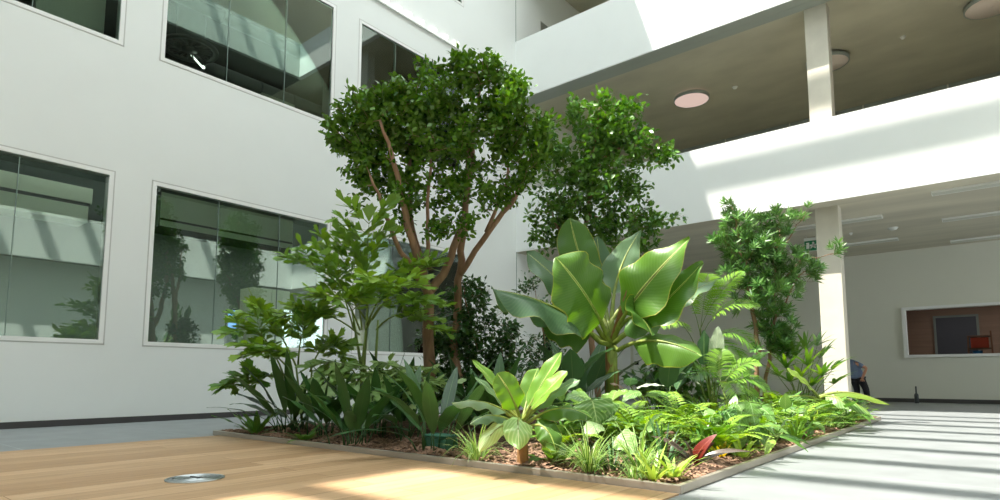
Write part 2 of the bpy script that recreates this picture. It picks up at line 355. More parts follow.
# white door with a black lock in the back wall behind the banana
d2 = bpy.data.objects.new('door_2', None); d2.location = (-9.6, YBACK, 0); C.objects.link(d2); struct(d2)
MB().box(-9.55, -8.6, YBACK-.025, YBACK, 0.1, 2.2).build('door_leaf', M['frame'], d2, smooth=False)
hb = MB(); hb.box(-9.5, -9.36, YBACK-.06, YBACK-.02, 1.06, 1.18); hb.build('lock_case', M['black'], d2, smooth=False, bevel=.005)
# opposite gallery (mirrored in the windows) and the wall behind the camera
for nm, z0, z1 in (('lower', Z1, 5.56), ('upper', Z2, 9.85), ('top', Z3, 14.04)):
    sbox('wall_gallery_right_'+nm, M['trimgrey' if nm == 'top' else 'white'], XR, XR+.15, -9, YB, z0, z1-.3)
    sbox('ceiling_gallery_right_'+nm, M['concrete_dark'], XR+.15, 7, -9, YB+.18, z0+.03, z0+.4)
sbox('wall_gallery_right_ground', M['white'], 1.55, 1.75, -9, YB, 0, Z1+.03)
mbr = MB()
for b in ((-9, 12.9, 0, ROOF), (18.7, 19.2, 0, ROOF), (12.9, 18.7, 0, 1.0), (12.9, 18.7, 3.9, ROOF)): mbr.box(7, 7.2, b[0], b[1], b[2], b[3])   # unseen opening, added to let daylight in under the ground floor gallery
struct(mbr.build('wall_right', M['white'], smooth=False))
sbox('wall_front', M['white'], XL-.4, 7.2, -9.2, -9, 0, ROOF)
# roof: solid edges and the skylight beams
SX, SY = .30, .40
def roofslab():
    mb = MB(); mb.box(XL-.4, -3.30-SX*ROOF, -9, 19.2, ROOF, ROOF+.4); mb.box(XR+1.5, 7.2, -9, 19.2, ROOF, ROOF+.4)
    mb.box(XL, XR+1.5, YB+3.5, 19.2, ROOF, ROOF+.4); mb.box(XL, XR+1.5, -9.2, -7.5, ROOF, ROOF+.4)
    return struct(mb.build('ceiling', M['white'], smooth=False))
roofslab()
bars = [4.3+1.15*k for k in range(-6, 8)] + [14.41, 15.53, 16.7, 17.85, 19.0]
for k, yf in enumerate(bars):
    y = yf-SY*ROOF
    sbox('ceiling_beam_%d' % (k+1), M['white'], -3.30-SX*ROOF, XR+1.5, y-.125, y+.125, ROOF+.0, ROOF+.12)
# ------------------------------------------------------------------ planter
PX0, PX1, PY0, PY1 = -6.88, -1.395, 3.29, 10.9
ed = MB(); t = .035; h = .05
ed.box(PX0, PX1, PY0, PY0+t, 0, h); ed.box(PX0, PX1, PY1-t, PY1, 0, h); ed.box(PX0, PX0+t, PY0+t, PY1-t, 0, h); ed.box(PX1-t, PX1, PY0+t, PY1-t, 0, h)
tag(ed.build('planter_edging', M['edging'], loc=(PX0, PY0, 0), smooth=False, bevel=.004), 'low metal edging strip running all round the indoor planting bed', 'edging')
def soil_z(x, y):
    e = min(x-PX0, PX1-x, y-PY0, PY1-y); return .035 + min(e, 1.2)*.05 + .02*math.sin(x*5.1+y*2.3)*min(1, e*3) + .012*math.sin(x*13+2)*math.cos(y*11)
mb = MB(); nx, ny = 90, 120
for j in range(ny+1):
    for i in range(nx+1):
        x = PX0+t+(PX1-PX0-2*t)*i/nx; y = PY0+t+(PY1-PY0-2*t)*j/ny; mb.v.append((x, y, soil_z(x, y)+R.uniform(-.008, .008)))
for j in range(ny):
    for i in range(nx): q = j*(nx+1)+i; mb.quad([q, q+1, q+nx+2, q+nx+1])
so = mb.build('soil', M['soil'], loc=(-4, 7, 0)); tag(so, 'dark brown bark soil filling the planting bed', 'soil'); so['kind'] = 'stuff'
mb = MB()
for k in range(6500):
    if R.random() < .72: x = R.uniform(PX0+.06, PX1-.06); y = PY0+.06+abs(R.gauss(0, .45))
    else: y = R.uniform(PY0+.06, PY1-.3); x = PX1-.06-abs(R.gauss(0, .3))
    if x < PX0+.06 or y > PY1-.1: continue
    s = R.uniform(.008, .026); a = R.uniform(0, PI); c = V(x, y, soil_z(x, y)+.008)
    dx = V(math.cos(a), math.sin(a), R.uniform(-.5, .5))*s; dy = V(-math.sin(a), math.cos(a), R.uniform(-.5, .5))*s*R.uniform(.35, .7); dz = V(0, 0, .006)
    b = len(mb.v); mb.v += [tuple(c-dx-dy*.7), tuple(c+dx-dy), tuple(c+dx*.8+dy), tuple(c-dx*.9+dy), tuple(c+dz*1.4)]
    for q in ((0, 1, 4), (1, 2, 4), (2, 3, 4), (3, 0, 4)): mb.quad([b+i for i in q])
o = mb.build('bark_chips', M['chip'], loc=(-4, 4, 0), smooth=False); tag(o, 'loose pale brown bark chips scattered over the soil', 'bark chips'); o['kind'] = 'stuff'
# ------------------------------------------------------------------ plant tools
def G(px, py): p = onz(px, py, .05); x, y = min(p.x, PX1-.13), max(p.y, PY0+.12); return V(x, y, soil_z(x, y)-.01)
def bez(p0, p1, p2, t): return p0*(1-t)**2 + p1*(2*t*(1-t)) + p2*t*t
def prof(kind, t):
    if kind == 'banana': return max(0.0, min(1, t/.16)**.6 * (1-max(0, (t-.62)/.38)**2.2)**.8)
    if kind == 'paddle': return max(0.0, min(1, t/.28)**.7 * (1-(max(0, (t-.28)/.72))**1.7))
    if kind == 'lance': return max(0.0, math.sin(PI*min(1, t**.85)))**.8
    if kind == 'ovate': return max(0.0, math.sin(PI*t**.62))**.75
    if kind == 'heart': return max(0.0, (min(1, t/.1)**.5)*math.cos(PI/2*max(0, (t-.18)/.82)**1.15)) if t > 0 else 0
    if kind == 'strap': return min(1, .45+t*3)*(1-t**3.5)
    if kind == 'lobed': return max(0.0, (min(1, t/.1)**.5)*math.cos(PI/2*max(0, (t-.18)/.82)**1.15))*(.60+.40*abs(math.cos(t*PI*5.5)))
    return 1
def leaf(mb, p0, p1, p2, W, kind='lance', nh=None, fold=.25, wave=.0, wf=3.0, n=12, t0=.0, cols=4, r=None, roll=0.0, m=0):
    """blade along a bezier; nh = the way the upper face looks"""
    p0, p1, p2 = Vector(p0), Vector(p1), Vector(p2); r = R.random() if r is None else r
    nh = Vector(nh) if nh is not None else V(0, 0, 1); base = len(mb.v); ph = R.uniform(0, 6)
    for i in range(n+1):
        tt = i/n; t = t0+(1-t0)*tt; p = bez(p0, p1, p2, t); tan = (bez(p0, p1, p2, min(1, t+.02))-bez(p0, p1, p2, max(0, t-.02))).normalized()
        s = tan.cross(nh); s = s.normalized() if s.length > 1e-4 else tan.orthogonal().normalized(); nn = s.cross(tan).normalized()
        if roll: s, nn = s*math.cos(roll*tt)+nn*math.sin(roll*tt), nn*math.cos(roll*tt)-s*math.sin(roll*tt)
        w = max(W*prof(kind, tt), W*.012)
        for c in range(cols+1):
            u = c/cols*2-1; z = abs(u)*w*.5*fold - (abs(u)**2)*w*.12 + (wave*W*math.sin(tt*wf*2*PI+ph+(1.7 if u > 0 else 0))*abs(u)**1.5 if wave else 0)
            mb.v.append(tuple(p + s*(u*w*.5) + nn*z))
    for i in range(n):
        for c in range(cols):
            q = base+i*(cols+1)+c
            mb.quad([q, q+1, q+cols+2, q+cols+1], [(c/cols, i/n), ((c+1)/cols, i/n), ((c+1)/cols, (i+1)/n), (c/cols, (i+1)/n)], r, m)
def rleaf(mb, p, az, el, L, W, kind, bend=.5, **kw):
    """leaf from p at azimuth az, elevation el, arching over by bend"""
    d = V(math.cos(az)*math.cos(el), math.sin(az)*math.cos(el), math.sin(el)); p1 = p + d*L*.55
    e2 = el-bend; d2 = V(math.cos(az)*math.cos(e2), math.sin(az)*math.cos(e2), math.sin(e2)); p2 = p1 + d2*L*.5
    out = V(math.cos(az), math.sin(az), 0); nh = V(0, 0, 1) - out*max(.0, math.sin(el))*1.0
    leaf(mb, p, p1, p2, W, kind, nh=nh, **kw)
TEMPL = dict(
    ovate=([(0, 0, 0), (-.5, .42, .1), (0, .42, 0), (.5, .42, .1), (0, 1, -.05)], [(0, 2, 1), (0, 3, 2), (1, 2, 4), (2, 3, 4)]),
    full=([(0, 0, 0), (-.42, .25, .08), (.42, .25, .08), (0, .3, 0), (-.44, .62, .05), (.44, .62, .05), (0, .65, 0), (0, 1, -.12)], [(0, 3, 1), (0, 2, 3), (1, 3, 6, 4), (3, 2, 5, 6), (4, 6, 7), (6, 5, 7)]),
    fish=([(0, 0, 0), (-.20, .45, .05), (-.46, .92, .0), (-.24, .86, .05), (-.1, 1.08, 0), (.06, .9, .05), (.2, 1.0, 0), (.30, .78, .04), (.48, .70, .0), (.24, .38, .05)], [(0, 2, 1), (0, 3, 2), (0, 4, 3), (0, 5, 4), (0, 6, 5), (0, 7, 6), (0, 8, 7), (0, 9, 8)]),
)
def scat(mb, p, d, n, L, W, kind='ovate', r=None):
    d = d.normalized(); s = d.cross(n); s = s.normalized() if s.length > 1e-4 else d.orthogonal().normalized(); n = s.cross(d)
    vs, fs = TEMPL[kind]; b = len(mb.v); r = R.random() if r is None else r
    for x, y, z in vs: mb.v.append(tuple(p + s*(x*W) + d*(y*L) + n*(z*W)))
    for f in fs: mb.quad([b+i for i in f], [(vs[i][0]*.9+.5, vs[i][1]) for i in f], r)
TC = -FW                                                       # toward the open front of the bed
def rv(s=1.0): return V(R.gauss(0, s), R.gauss(0, s), R.gauss(0, s))
def tree(name, label, cat, base, trunks, blobs, D, spread, ntips, L, W, per, lm, bm=None, droop=.15, whorl=False, kind='ovate', twig=.005, tilt=.35, group=None, maxseg=.9):
    root = thing(name, label, cat, base, group)
    nodes = []; k0 = D/F
    for ti, tr in enumerate(trunks):
        pts = [pd(x, y, D+dd) for x, y, dd, r in tr]; rad = [r for *_, r in tr]
        if ti == 0 or tr[0][1] > 380: pts[0] = Vector(base)+V((ti*.09), ti*.04, -.03)
        P, Q = [], []
        for i in range(len(pts)-1):
            for s in range(4):
                f = s/4; P.append(pts[i].lerp(pts[i+1], f)+(rv(.012) if i+s else V(0, 0, 0))); Q.append(rad[i]*(1-f)+rad[i+1]*f)
        P.append(pts[-1]); Q.append(rad[-1])
        mb = MB(); mb.tube(P, Q, 8); mb.build('trunk' if ti == 0 else 'limb', bm or M['bark'], root)
        nodes += list(zip(P[2:], Q[2:]))
    tips = []; wsum = [b[2]**2 for b in blobs]
    for i in range(ntips):
        b = R.choices(blobs, wsum)[0]; rr = b[2]*k0; dv = rv(1).normalized()*rr*R.random()**.38
        c = pd(b[0], b[1], D + (b[3] if len(b) > 3 else 0)*1.0); tips.append(c + RT*dv.x + UP*dv.y + FW*(dv.z*1.0 + R.uniform(-spread, spread)))
    pos = np.array([tuple(p) for p, _ in nodes]); rad = [r for _, r in nodes]
    tips.sort(key=lambda q: float(np.min(np.linalg.norm(pos-np.array(tuple(q)), axis=1))))
    br = MB(); fo = MB(); newp, newr = list(map(tuple, pos)), list(rad); arr = pos
    for i, q in enumerate(tips):
        if i % 12 == 0: arr = np.array(newp)
        dl = arr-np.array(tuple(q)); dist = np.sqrt((dl**2).sum(1)) + .9*np.maximum(0, dl[:, 2]); j = int(dist.argmin())
        a = Vector(arr[j]); r0 = min(newr[j]*.7, .004+.012*(q-a).length); mid = a.lerp(q, .5) + V(0, 0, -.06*(q-a).length) + rv(.04*(q-a).length)
        path = [bez(a, mid*1.0, q, s/4) for s in range(5)]
        if (q-a).length > .03: br.tube(path, [max(twig*.45, r0*(1-s/4*.75)) for s in range(5)], 5, cap=False)
        for s in (2, 3, 4): newp.append(tuple(path[s])); newr.append(max(twig*.5, r0*(1-s/5)))
        td = (q-mid).normalized()
        for z in range(per):
            if whorl:
                ax = (td+V(0, 0, .6)).normalized(); o = ax.orthogonal().normalized(); an = z*2.4; dd = (o*math.cos(an)+ax.cross(o)*math.sin(an)) + ax*R.uniform(.3, 1.3)
                scat(fo, q + ax*(.012*z/3) , dd+V(0, 0, -droop), ax+rv(.2), L*R.uniform(.75, 1.2), W, kind)
            else:
                t = R.uniform(.35, 1.0); p = bez(a, mid, q, t) if (q-a).length < maxseg else q.lerp(mid, R.random()*.5)
                dd = td*.5 + rv(.65) + V(0, 0, -droop); p = p + rv(L*.55)
                scat(fo, p, dd, V(0, 0, 1)+rv(tilt), L*R.uniform(.7, 1.25), W*R.uniform(.8, 1.15), kind)
    br.build('branches', M['bark_branch'], root); fo.build('foliage', lm, root)
    return root
# ------------------------------------------------------------------ trees
bz = G(431, 425); D0 = depth(bz)
tree('fig_tree', 'tall bushy weeping fig tree with forked brown trunk before the left wall', 'tree', bz,
     [[(431, 425, 0, .085), (428, 370, 0, .075), (428, 293, 0, .065), (417, 262, -.1, .05), (405, 215, -.2, .04), (395, 165, -.3, .03), (380, 120, -.4, .015)],
      [(428, 293, 0, .06), (446, 270, .1, .05), (462, 228, .2, .045), (468, 180, .2, .035), (478, 110, .2, .02), (483, 62, .2, .01)],
      [(428, 290, 0, .045), (411, 225, .1, .035), (410, 170, .2, .028), (408, 110, .2, .014)],
      [(425, 284, -.05, .04), (400, 252, -.3, .03), (385, 215, -.4, .025), (370, 175, -.5, .012)],
      [(452, 425, .35, .06), (455, 340, .35, .055), (458, 280, .35, .05), (462, 240, .35, .045), (470, 190, .3, .03), (465, 110, .2, .014)],
      [(460, 275, .35, .04), (490, 228, .3, .036), (516, 195, .3, .03), (530, 160, .3, .018), (538, 130, .3, .01)],
      [(486, 232, .3, .026), (505, 190, .1, .02), (510, 155, 0, .012)],
      [(430, 270, 0, .03), (427, 220, -.1, .022), (430, 150, -.2, .014)]],
     [(360, 125, 34), (343, 138, 18), (395, 116, 32), (435, 98, 33), (478, 74, 26), (505, 108, 28), (530, 135, 22), (385, 160, 34), (430, 142, 36), (480, 135, 38), (520, 165, 20), (410, 195, 22), (450, 188, 23), (498, 190, 24), (368, 172, 22), (440, 228, 12), (400, 225, 12), (358, 212, 9), (545, 150, 12), (470, 228, 10), (402, 94, 15), (458, 68, 13), (545, 125, 12), (540, 165, 14), (375, 100, 16), (350, 108, 14), (515, 90, 14), (498, 62, 10)],
     D0, .25, 860, .078, .05, 20, M['ficus'], tilt=.55, kind='full', droop=.05)
bz = V(-4.6, 8.0, soil_z(-4.6, 8.0)); D1 = depth(bz)
tree('fig_tree', 'smaller dark green fig tree behind the giant banana plant', 'tree', bz,
     [[(598, 425, 0, .05), (590, 330, 0, .045), (578, 260, 0, .04), (590, 200, 0, .03), (595, 150, 0, .02), (600, 105, 0, .008)],
      [(580, 265, 0, .03), (560, 235, -.1, .02), (548, 205, -.2, .012)], [(586, 215, 0, .025), (620, 225, .1, .018), (655, 215, .2, .008)],
      [(593, 165, 0, .02), (625, 145, 0, .014), (655, 150, 0, .006)]],
     [(600, 125, 30), (575, 112, 9), (633, 110, 12), (620, 140, 32), (650, 152, 18), (585, 160, 32), (560, 190, 30), (600, 190, 36), (630, 185, 18), (560, 225, 26), (545, 240, 18), (610, 225, 28), (650, 222, 18), (668, 217, 8), (590, 235, 28), (548, 150, 18), (535, 210, 12), (640, 240, 14), (668, 152, 8), (681, 214, 6), (600, 98, 8), (575, 100, 6), (640, 105, 6)],
     D1, .2, 540, .092, .055, 15, M['ficus2'], tilt=.55, kind='full', droop=.05)
bz = V(-2.7, 9.1, soil_z(-2.7, 9.1)); D2 = depth(bz)
tree('yew_pine_tree', 'upright yew pine with narrow whorled leaves left of the ground floor column', 'tree', bz,
     [[(760, 420, 0, .04), (758, 350, 0, .035), (752, 300, 0, .028), (742, 250, 0, .02), (732, 208, 0, .006)], [(766, 420, .1, .03), (770, 340, .1, .025), (775, 280, .1, .018), (780, 225, .1, .006)],
      [(770, 330, 0, .018), (795, 280, 0, .01), (815, 264, 0, .005)], [(775, 290, .1, .016), (800, 260, .1, .01), (838, 253, .1, .004)], [(774, 270, .1, .014), (790, 235, 0, .008), (805, 215, 0, .004)]],
     [(735, 225, 15), (730, 208, 7), (745, 245, 26), (770, 230, 20), (790, 220, 10), (803, 213, 7), (765, 260, 30), (735, 265, 16), (785, 265, 18), (812, 263, 8), (836, 253, 7), (760, 295, 28), (790, 290, 16), (808, 275, 9), (775, 320, 22), (765, 340, 18), (780, 345, 16), (722, 240, 9)],
     D2, .08, 380, .135, .028, 18, M['podo'], whorl=True, droop=.1)
bz = G(488, 432); D3 = depth(V(-4.9, 6.2, 0)); bz = V(-5.0, 6.4, soil_z(-5, 6.4)); D3 = depth(bz)
tree('fig_shrub', 'dense dark green leafy shrub below the right stems of the tall fig', 'shrub', bz,
     [[(487, 428, 0, .02), (480, 370, 0, .016), (470, 320, 0, .012), (462, 280, 0, .005)], [(492, 428, 0, .018), (500, 370, 0, .012), (505, 330, 0, .005)]],
     [(465, 300, 22), (455, 330, 26), (485, 330, 28), (505, 345, 16), (470, 360, 28), (500, 365, 20), (445, 360, 20), (490, 385, 25), (460, 390, 25), (470, 280, 12), (512, 330, 8), (440, 385, 20), (430, 340, 14)], D3, .12, 380, .09, .052, 13, M['shrubleaf'], tilt=.5)
bz = V(-5.5, 9.2, soil_z(-5.5, 9.2)); D4 = depth(bz)
tree('fig_shrub', 'small dark shrub showing left of the giant banana against the white wall', 'shrub', bz,
     [[(560, 410, 0, .02), (545, 350, 0, .014), (535, 290, 0, .005)]], [(532, 282, 12), (540, 310, 16), (548, 345, 18), (530, 350, 14), (535, 375, 18), (525, 375, 14), (520, 290, 6), (556, 375, 18)], D4, .1, 120, .09, .045, 9, M['shrubleaf'], tilt=.5)
bz = V(-3.0, 7.3, soil_z(-3, 7.3)); D5 = depth(bz)
tree('glossy_shrub', 'glossy sunlit shrub under the lowest drooping banana leaf', 'shrub', bz,
     [[(668, 425, 0, .015), (664, 390, 0, .01), (660, 365, 0, .004)], [(672, 425, 0, .015), (682, 390, 0, .008), (690, 370, 0, .004)]],
     [(650, 372, 14), (668, 368, 14), (690, 375, 16), (660, 392, 18), (690, 398, 18), (710, 390, 12), (640, 385, 10)], D5, .1, 110, .13, .045, 9, M['podo'], droop=.3, kind='full')
# ------------------------------------------------------------------ banana plants
def leaf_part(root, name, mat, *a, petiole=None, pr=.014, **kw):
    mb = MB(); leaf(mb, *a, **kw); o = mb.build(name, mat, root)
    return o
def big_plant(name, label, cat, base, crown, D, leaves, stem_r, stem_mat, group=None, dry=False, pr0=.02):
    root = thing(name, label, cat, base, group); c = pd(*crown, D)
    mb = MB(); P = [Vector(base).lerp(c, i/8) + (rv(.006) if i else V(0, 0, -.03)) for i in range(9)]
    mb.tube(P, [stem_r*(1.2-.5*i/8)*(1+.10*(i % 2)) for i in range(9)], 12); mb.build('pseudostem', stem_mat, root)
    if dry:
        for q in range(11):
            a = -1.2+q*.55; z0 = R.uniform(.25, .66); p = Vector(base).lerp(c, z0); o = V(math.cos(a), math.sin(a), 0)
            mb = MB(); leaf(mb, p+o*stem_r*1.0, p+o*stem_r*1.15+V(0, 0, .15), p+o*stem_r*1.05+V(0, 0, .32), .13, 'lance', nh=o, fold=-.5, n=8); mb.build('dry_sheath', M['bdry'], root)
    for lf in leaves:
        (bx, by, bd), (mx, my, md), (tx, ty, td), wpx, mat, side = lf[:6]; opt = lf[6] if len(lf) > 6 else {}
        p0, p1, p2 = pd(bx, by, D+bd), pd(mx, my, D+md), pd(tx, ty, D+td); W = wpx*D/F
        nh = (TC*side[0] + V(0, 0, 1)*side[1] + RT*side[2])
        t0 = opt.get('t0', .18); kind = opt.get('kind', 'banana')
        mb = MB(); leaf(mb, p0, p1, p2, W, kind, nh=nh, fold=opt.get('fold', .3), wave=opt.get('wave', .05), wf=opt.get('wf', 3), n=18, t0=t0, cols=6, roll=opt.get('roll', 0))
        lo = mb.build('leaf', M[mat], root)
        pe = MB(); ts = [i/9*.95 for i in range(10)]; pr = opt.get('pr', pr0); off = -nh.normalized()*.004
        pe.tube([c+(p0-c)*.0] + [bez(p0, p1, p2, q)+off for q in ts], [pr*1.2]+[pr*(1-.85*i/9) for i in range(10)], 7); pe.build('petiole', M['bstem'], lo)
    return root
b1 = V(-3.42, 6.2, soil_z(-3.42, 6.2)); DB = depth(b1)
L1 = [
    ((608, 338, -.05), (594, 300, -.4), (556, 257, -.5), 76, 'banana', (.8, .3, .55), dict(t0=.2, fold=.2, wave=.05)),
    ((602, 335, 0), (575, 290, -.1), (526, 252, -.1), 52, 'banana_blue', (.6, 1, -.1), dict(fold=.2, wave=.05)),
    ((600, 342, -.1), (556, 296, -.6), (491, 289, -.9), 48, 'banana_blue', (.25, 1, .2), dict(wave=.10, fold=-.5, wf=2.3)),
    ((606, 325, .2), (580, 268, .6), (570, 218, .7), 42, 'banana', (1, .1, 0), dict(fold=.15, t0=.25)),
    ((616, 330, -.05), (636, 290, -.4), (690, 238, -.5), 66, 'banana_lime', (.8, .45, -.6), dict(fold=.3, t0=.2, wave=.04, kind='paddle')),
    ((612, 320, .2), (612, 270, .5), (641, 230, .6), 40, 'banana_blue', (1, .2, -.2), dict(fold=.25, t0=.25, kind='paddle')),
    ((620, 338, -.1), (662, 310, -.5), (703, 262, -.5), 52, 'banana', (.75, .5, -.35), dict(fold=.45, wave=.07, t0=.25, kind='paddle')),
    ((622, 335, .2), (665, 300, .4), (722, 278, .3), 44, 'banana_blue', (.5, 1, -.2), dict(fold=.2, wave=.05, t0=.3, kind='paddle')),
    ((618, 350, -.1), (652, 328, -.5), (702, 356, -.8), 36, 'banana', (.9, .5, 0), dict(fold=-.5, wave=.04, t0=.22)),
    ((608, 322, .3), (602, 280, .8), (597, 236, .9), 26, 'banana_blue', (1, .1, .2), dict(t0=.3)),
    ((618, 330, -.05), (640, 300, -.35), (652, 336, -.5), 44, 'banana', (.7, .1, .6), dict(fold=.3, t0=.25)),
    ((602, 340, .1), (570, 318, -.1), (540, 318, -.2), 40, 'banana', (.3, .5, .2), dict(fold=-.6, wave=.06)),
    ((612, 320, .15), (640, 275, .3), (672, 273, .25), 30, 'banana_blue', (.5, .8, 0), dict(t0=.3)),
]
ban = big_plant('banana_plant', 'giant banana plant with the largest sunlit leaves in the middle of the bed', 'plant', b1, (612, 345), DB, L1, .075, M['bstem'], dry=True, pr0=.028)
mb = MB(); P = [pd(612, 340, DB), pd(620, 315, DB-.1), pd(629, 284, DB-.2)]; mb.tube(P, [.03, .03, .006], 8); mb.build('rolled_leaf', M['bdry'], ban)
b2 = G(523, 463); DB2 = depth(b2)
L2 = [
    ((523, 418, 0), (540, 385, 0), (562, 352, .05), 20, 'banana_lime', (.7, .7, -.5), dict(fold=.5)),
    ((524, 418, -.05), (545, 392, -.15), (567, 371, -.1), 22, 'banana_lime', (.5, .9, -.3), dict(fold=.4)),
    ((520, 418, -.05), (512, 392, -.15), (497, 373, -.15), 26, 'banana_lime', (1, .5, .1), dict(fold=.2)),
    ((519, 418, .05), (500, 385, .1), (472, 360, .1), 16, 'banana', (.5, .9, .3), dict(fold=.4)),
    ((519, 420, -.05), (497, 395, -.05), (475, 377, -.1), 16, 'banana_blue', (.4, .9, .5), dict(fold=.3)),
    ((518, 422, -.1), (488, 392, -.2), (452, 404, -.3), 17, 'banana_blue', (.4, 1, .1), dict(fold=-.3, wave=.12)),
    ((519, 426, -.1), (492, 405, -.3), (470, 424, -.4), 15, 'banana_blue', (.5, 1, .1), dict(fold=-.3, wave=.1)),
    ((520, 428, -.1), (502, 412, -.35), (479, 452, -.45), 15, 'antho_pale', (.6, .8, .4), dict(fold=-.3, wave=.12)),
    ((522, 428, -.15), (516, 400, -.5), (519, 450, -.6), 26, 'antho_pale', (.9, .5, 0), dict(fold=-.3, wave=.12)),
    ((526, 420, 0), (550, 390, .05), (580, 380, 0), 19, 'banana_blue', (.5, .9, 0), dict(fold=.2, wave=.08)),
    ((526, 424, -.05), (560, 395, -.1), (592, 418, -.1), 24, 'banana', (.5, .9, 0), dict(fold=-.2, wave=.08)),
    ((527, 428, -.05), (548, 415, -.2), (556, 452, -.25), 24, 'banana', (.8, .5, 0), dict(fold=-.2, wave=.08)),
    ((523, 420, 0), (528, 390, .15), (538, 368, .3), 22, 'banana', (1, .4, 0), dict(fold=.3)),
]
big_plant('banana_plant', 'young lime green banana plant with short stem near the front edging', 'plant', b2, (522, 422), DB2, L2, .036, M['bdry'], pr0=.013)
b3 = G(818, 428); b3 = V(-1.75, 8.3, soil_z(-1.75, 8.3)); DB3 = depth(b3); cx = PX
L3 = [
    ((818, 396, 0), (803, 378, -.05), (786, 369, -.05), 15, 'spotted', (.6, .8, .4), dict(fold=.3)),
    ((820, 396, 0), (850, 385, -.1), (890, 405, -.2), 10, 'spotted', (.5, 1, 0), dict(fold=-.3)),
    ((820, 398, 0), (836, 390, -.2), (850, 410, -.3), 15, 'antho_pale', (.6, .9, 0), dict(fold=-.3)),
    ((820, 400, 0), (845, 388, -.1), (876, 420, -.3), 14, 'antho', (.6, .9, 0), dict(fold=-.3)),
    ((816, 398, 0), (795, 392, -.1), (778, 402, -.1), 13, 'antho', (.5, 1, 0), dict(fold=-.2)),
]
big_plant('banana_plant', 'low banana plant with brown edged leaves near the bed\'s far right corner', 'plant', b3, (818, 402), DB3, L3, .03, M['bstem'])
# ------------------------------------------------------------------ fishtail palms
def fish_frond(root, p0, p1, p2, npair, Ls, leafL, mat, up=V(0, 0, 1), t0=.3, droop=.12, name='frond', per=5):
    st = MB(); fo = MB(); r0 = R.random()*.6
    st.tube([bez(p0, p1, p2, i/8) for i in range(9)], [.012*(1-.8*i/8) for i in range(9)], 5)
    for i in range(npair):
        t = t0+(1-t0)*i/max(1, npair-1)*.97; p = bez(p0, p1, p2, t); tan = (bez(p0, p1, p2, min(1, t+.03))-bez(p0, p1, p2, t-.03)).normalized()
        s = tan.cross(up).normalized(); ln = Ls*(.55+.45*math.sin(PI*(.25+.65*i/npair)))
        for sd in (-1, 1):
            d = (s*sd*.9 + tan*.7 + V(0, 0, .25*(1-droop)) + rv(.22)).normalized(); e = p + d*ln + V(0, 0, -droop*ln*.6); mid = p + d*ln*.5
            st.tube([p, bez(p, mid, e, .5), e], [.005, .004, .002], 4, cap=False)
            for q in range(per):
                tt = (q+1)/per; pp = bez(p, mid, e, tt); dd = (e-p).normalized(); sl = dd.cross(up).normalized()
                for s2 in ((-1, 1) if q < per-1 else (0,)):
                    scat(fo, pp, dd*.8 + sl*s2*.8 + V(0, 0, -.2*droop) + rv(.22), up+TC*.5+rv(.45), leafL*R.uniform(.95, 1.5), leafL*.66*R.uniform(.85, 1.2), 'fish', r=min(1, max(0, r0+R.uniform(-.1, .45))))
    tp = bez(p0, p1, p2, 1); tan = (tp-bez(p0, p1, p2, .9)).normalized()
    scat(fo, tp, tan, up, leafL*1.3, leafL*1.2, 'fish')
    f = fo.build(name, mat, root); st.build('stalk', M['cstem'], f); return f
cb = G(366, 428); DC = depth(cb)
ca = thing('fishtail_palm', 'tall fishtail palm with jagged yellow green leaflets before the window edge', 'palm', cb)
for (bx, tx, ty, dd) in ((362, 368, 300, 0), (370, 352, 310, .15), (358, 366, 330, -.1), (374, 378, 320, .2), (380, 360, 355, .1)):
    mb = MB(); a = pd(bx, 430, DC+dd); a.z = .05; mb.tube([a, a.lerp(pd(tx, ty, DC+dd), .5)+rv(.02), pd(tx, ty, DC+dd)], [.026, .02, .012], 7); mb.build('stem', M['cstem'], ca)
for (bx, by, mx, my, tx, ty, dd, td, npair, Ls, mt, ls) in (
    (367, 310, 366, 260, 369, 222, 0, -.2, 6, .42, 'caryota', .16), (366, 320, 335, 270, 303, 262, 0, -.3, 6, .36, 'caryota', .14),
    (354, 330, 338, 275, 330, 250, .1, .2, 5, .34, 'caryota', .14), (372, 320, 400, 275, 425, 268, .1, .1, 6, .34, 'caryota', .14),
    (366, 330, 385, 285, 420, 300, -.1, -.4, 6, .36, 'caryota', .14), (360, 335, 320, 300, 285, 318, 0, -.2, 6, .3, 'caryota', .13),
    (376, 330, 400, 300, 432, 326, .2, -.1, 5, .3, 'caryota', .13), (362, 330, 355, 270, 352, 240, .2, .4, 5, .3, 'caryota', .14), (367, 325, 385, 280, 392, 285, -.2, -.5, 5, .36, 'caryota', .15), (360, 330, 345, 290, 340, 300, -.2, -.5, 5, .36, 'caryota', .15)):
    fish_frond(ca, pd(bx, by, DC+dd), pd(mx, my, DC+dd+td*.5), pd(tx, ty, DC+dd+td), npair, Ls, ls, M[mt])
for (bx, by, mx, my, tx, ty, td) in ((372, 400, 390, 345, 425, 382, -.9), (366, 400, 350, 345, 325, 372, -.8), (369, 400, 375, 350, 385, 385, -1.1)):
    fish_frond(ca, pd(bx, by, DC-.2), pd(mx, my, DC+td*.6), pd(tx, ty, DC+td), 5, .30, .15, M['caryota_pale'], droop=.5, t0=.55)
cb = G(300, 430); DC2 = depth(cb)
ca = thing('fishtail_palm', 'smaller fishtail palm arching out to the left below the window', 'palm', cb)
for (bx, tx, ty) in ((298, 284, 375), (303, 296, 365), (306, 312, 370)):
    mb = MB(); a = pd(bx, 432, DC2); a.z = .05; mb.tube([a, pd(tx, ty, DC2)], [.018, .01], 7); mb.build('stem', M['cstem'], ca)
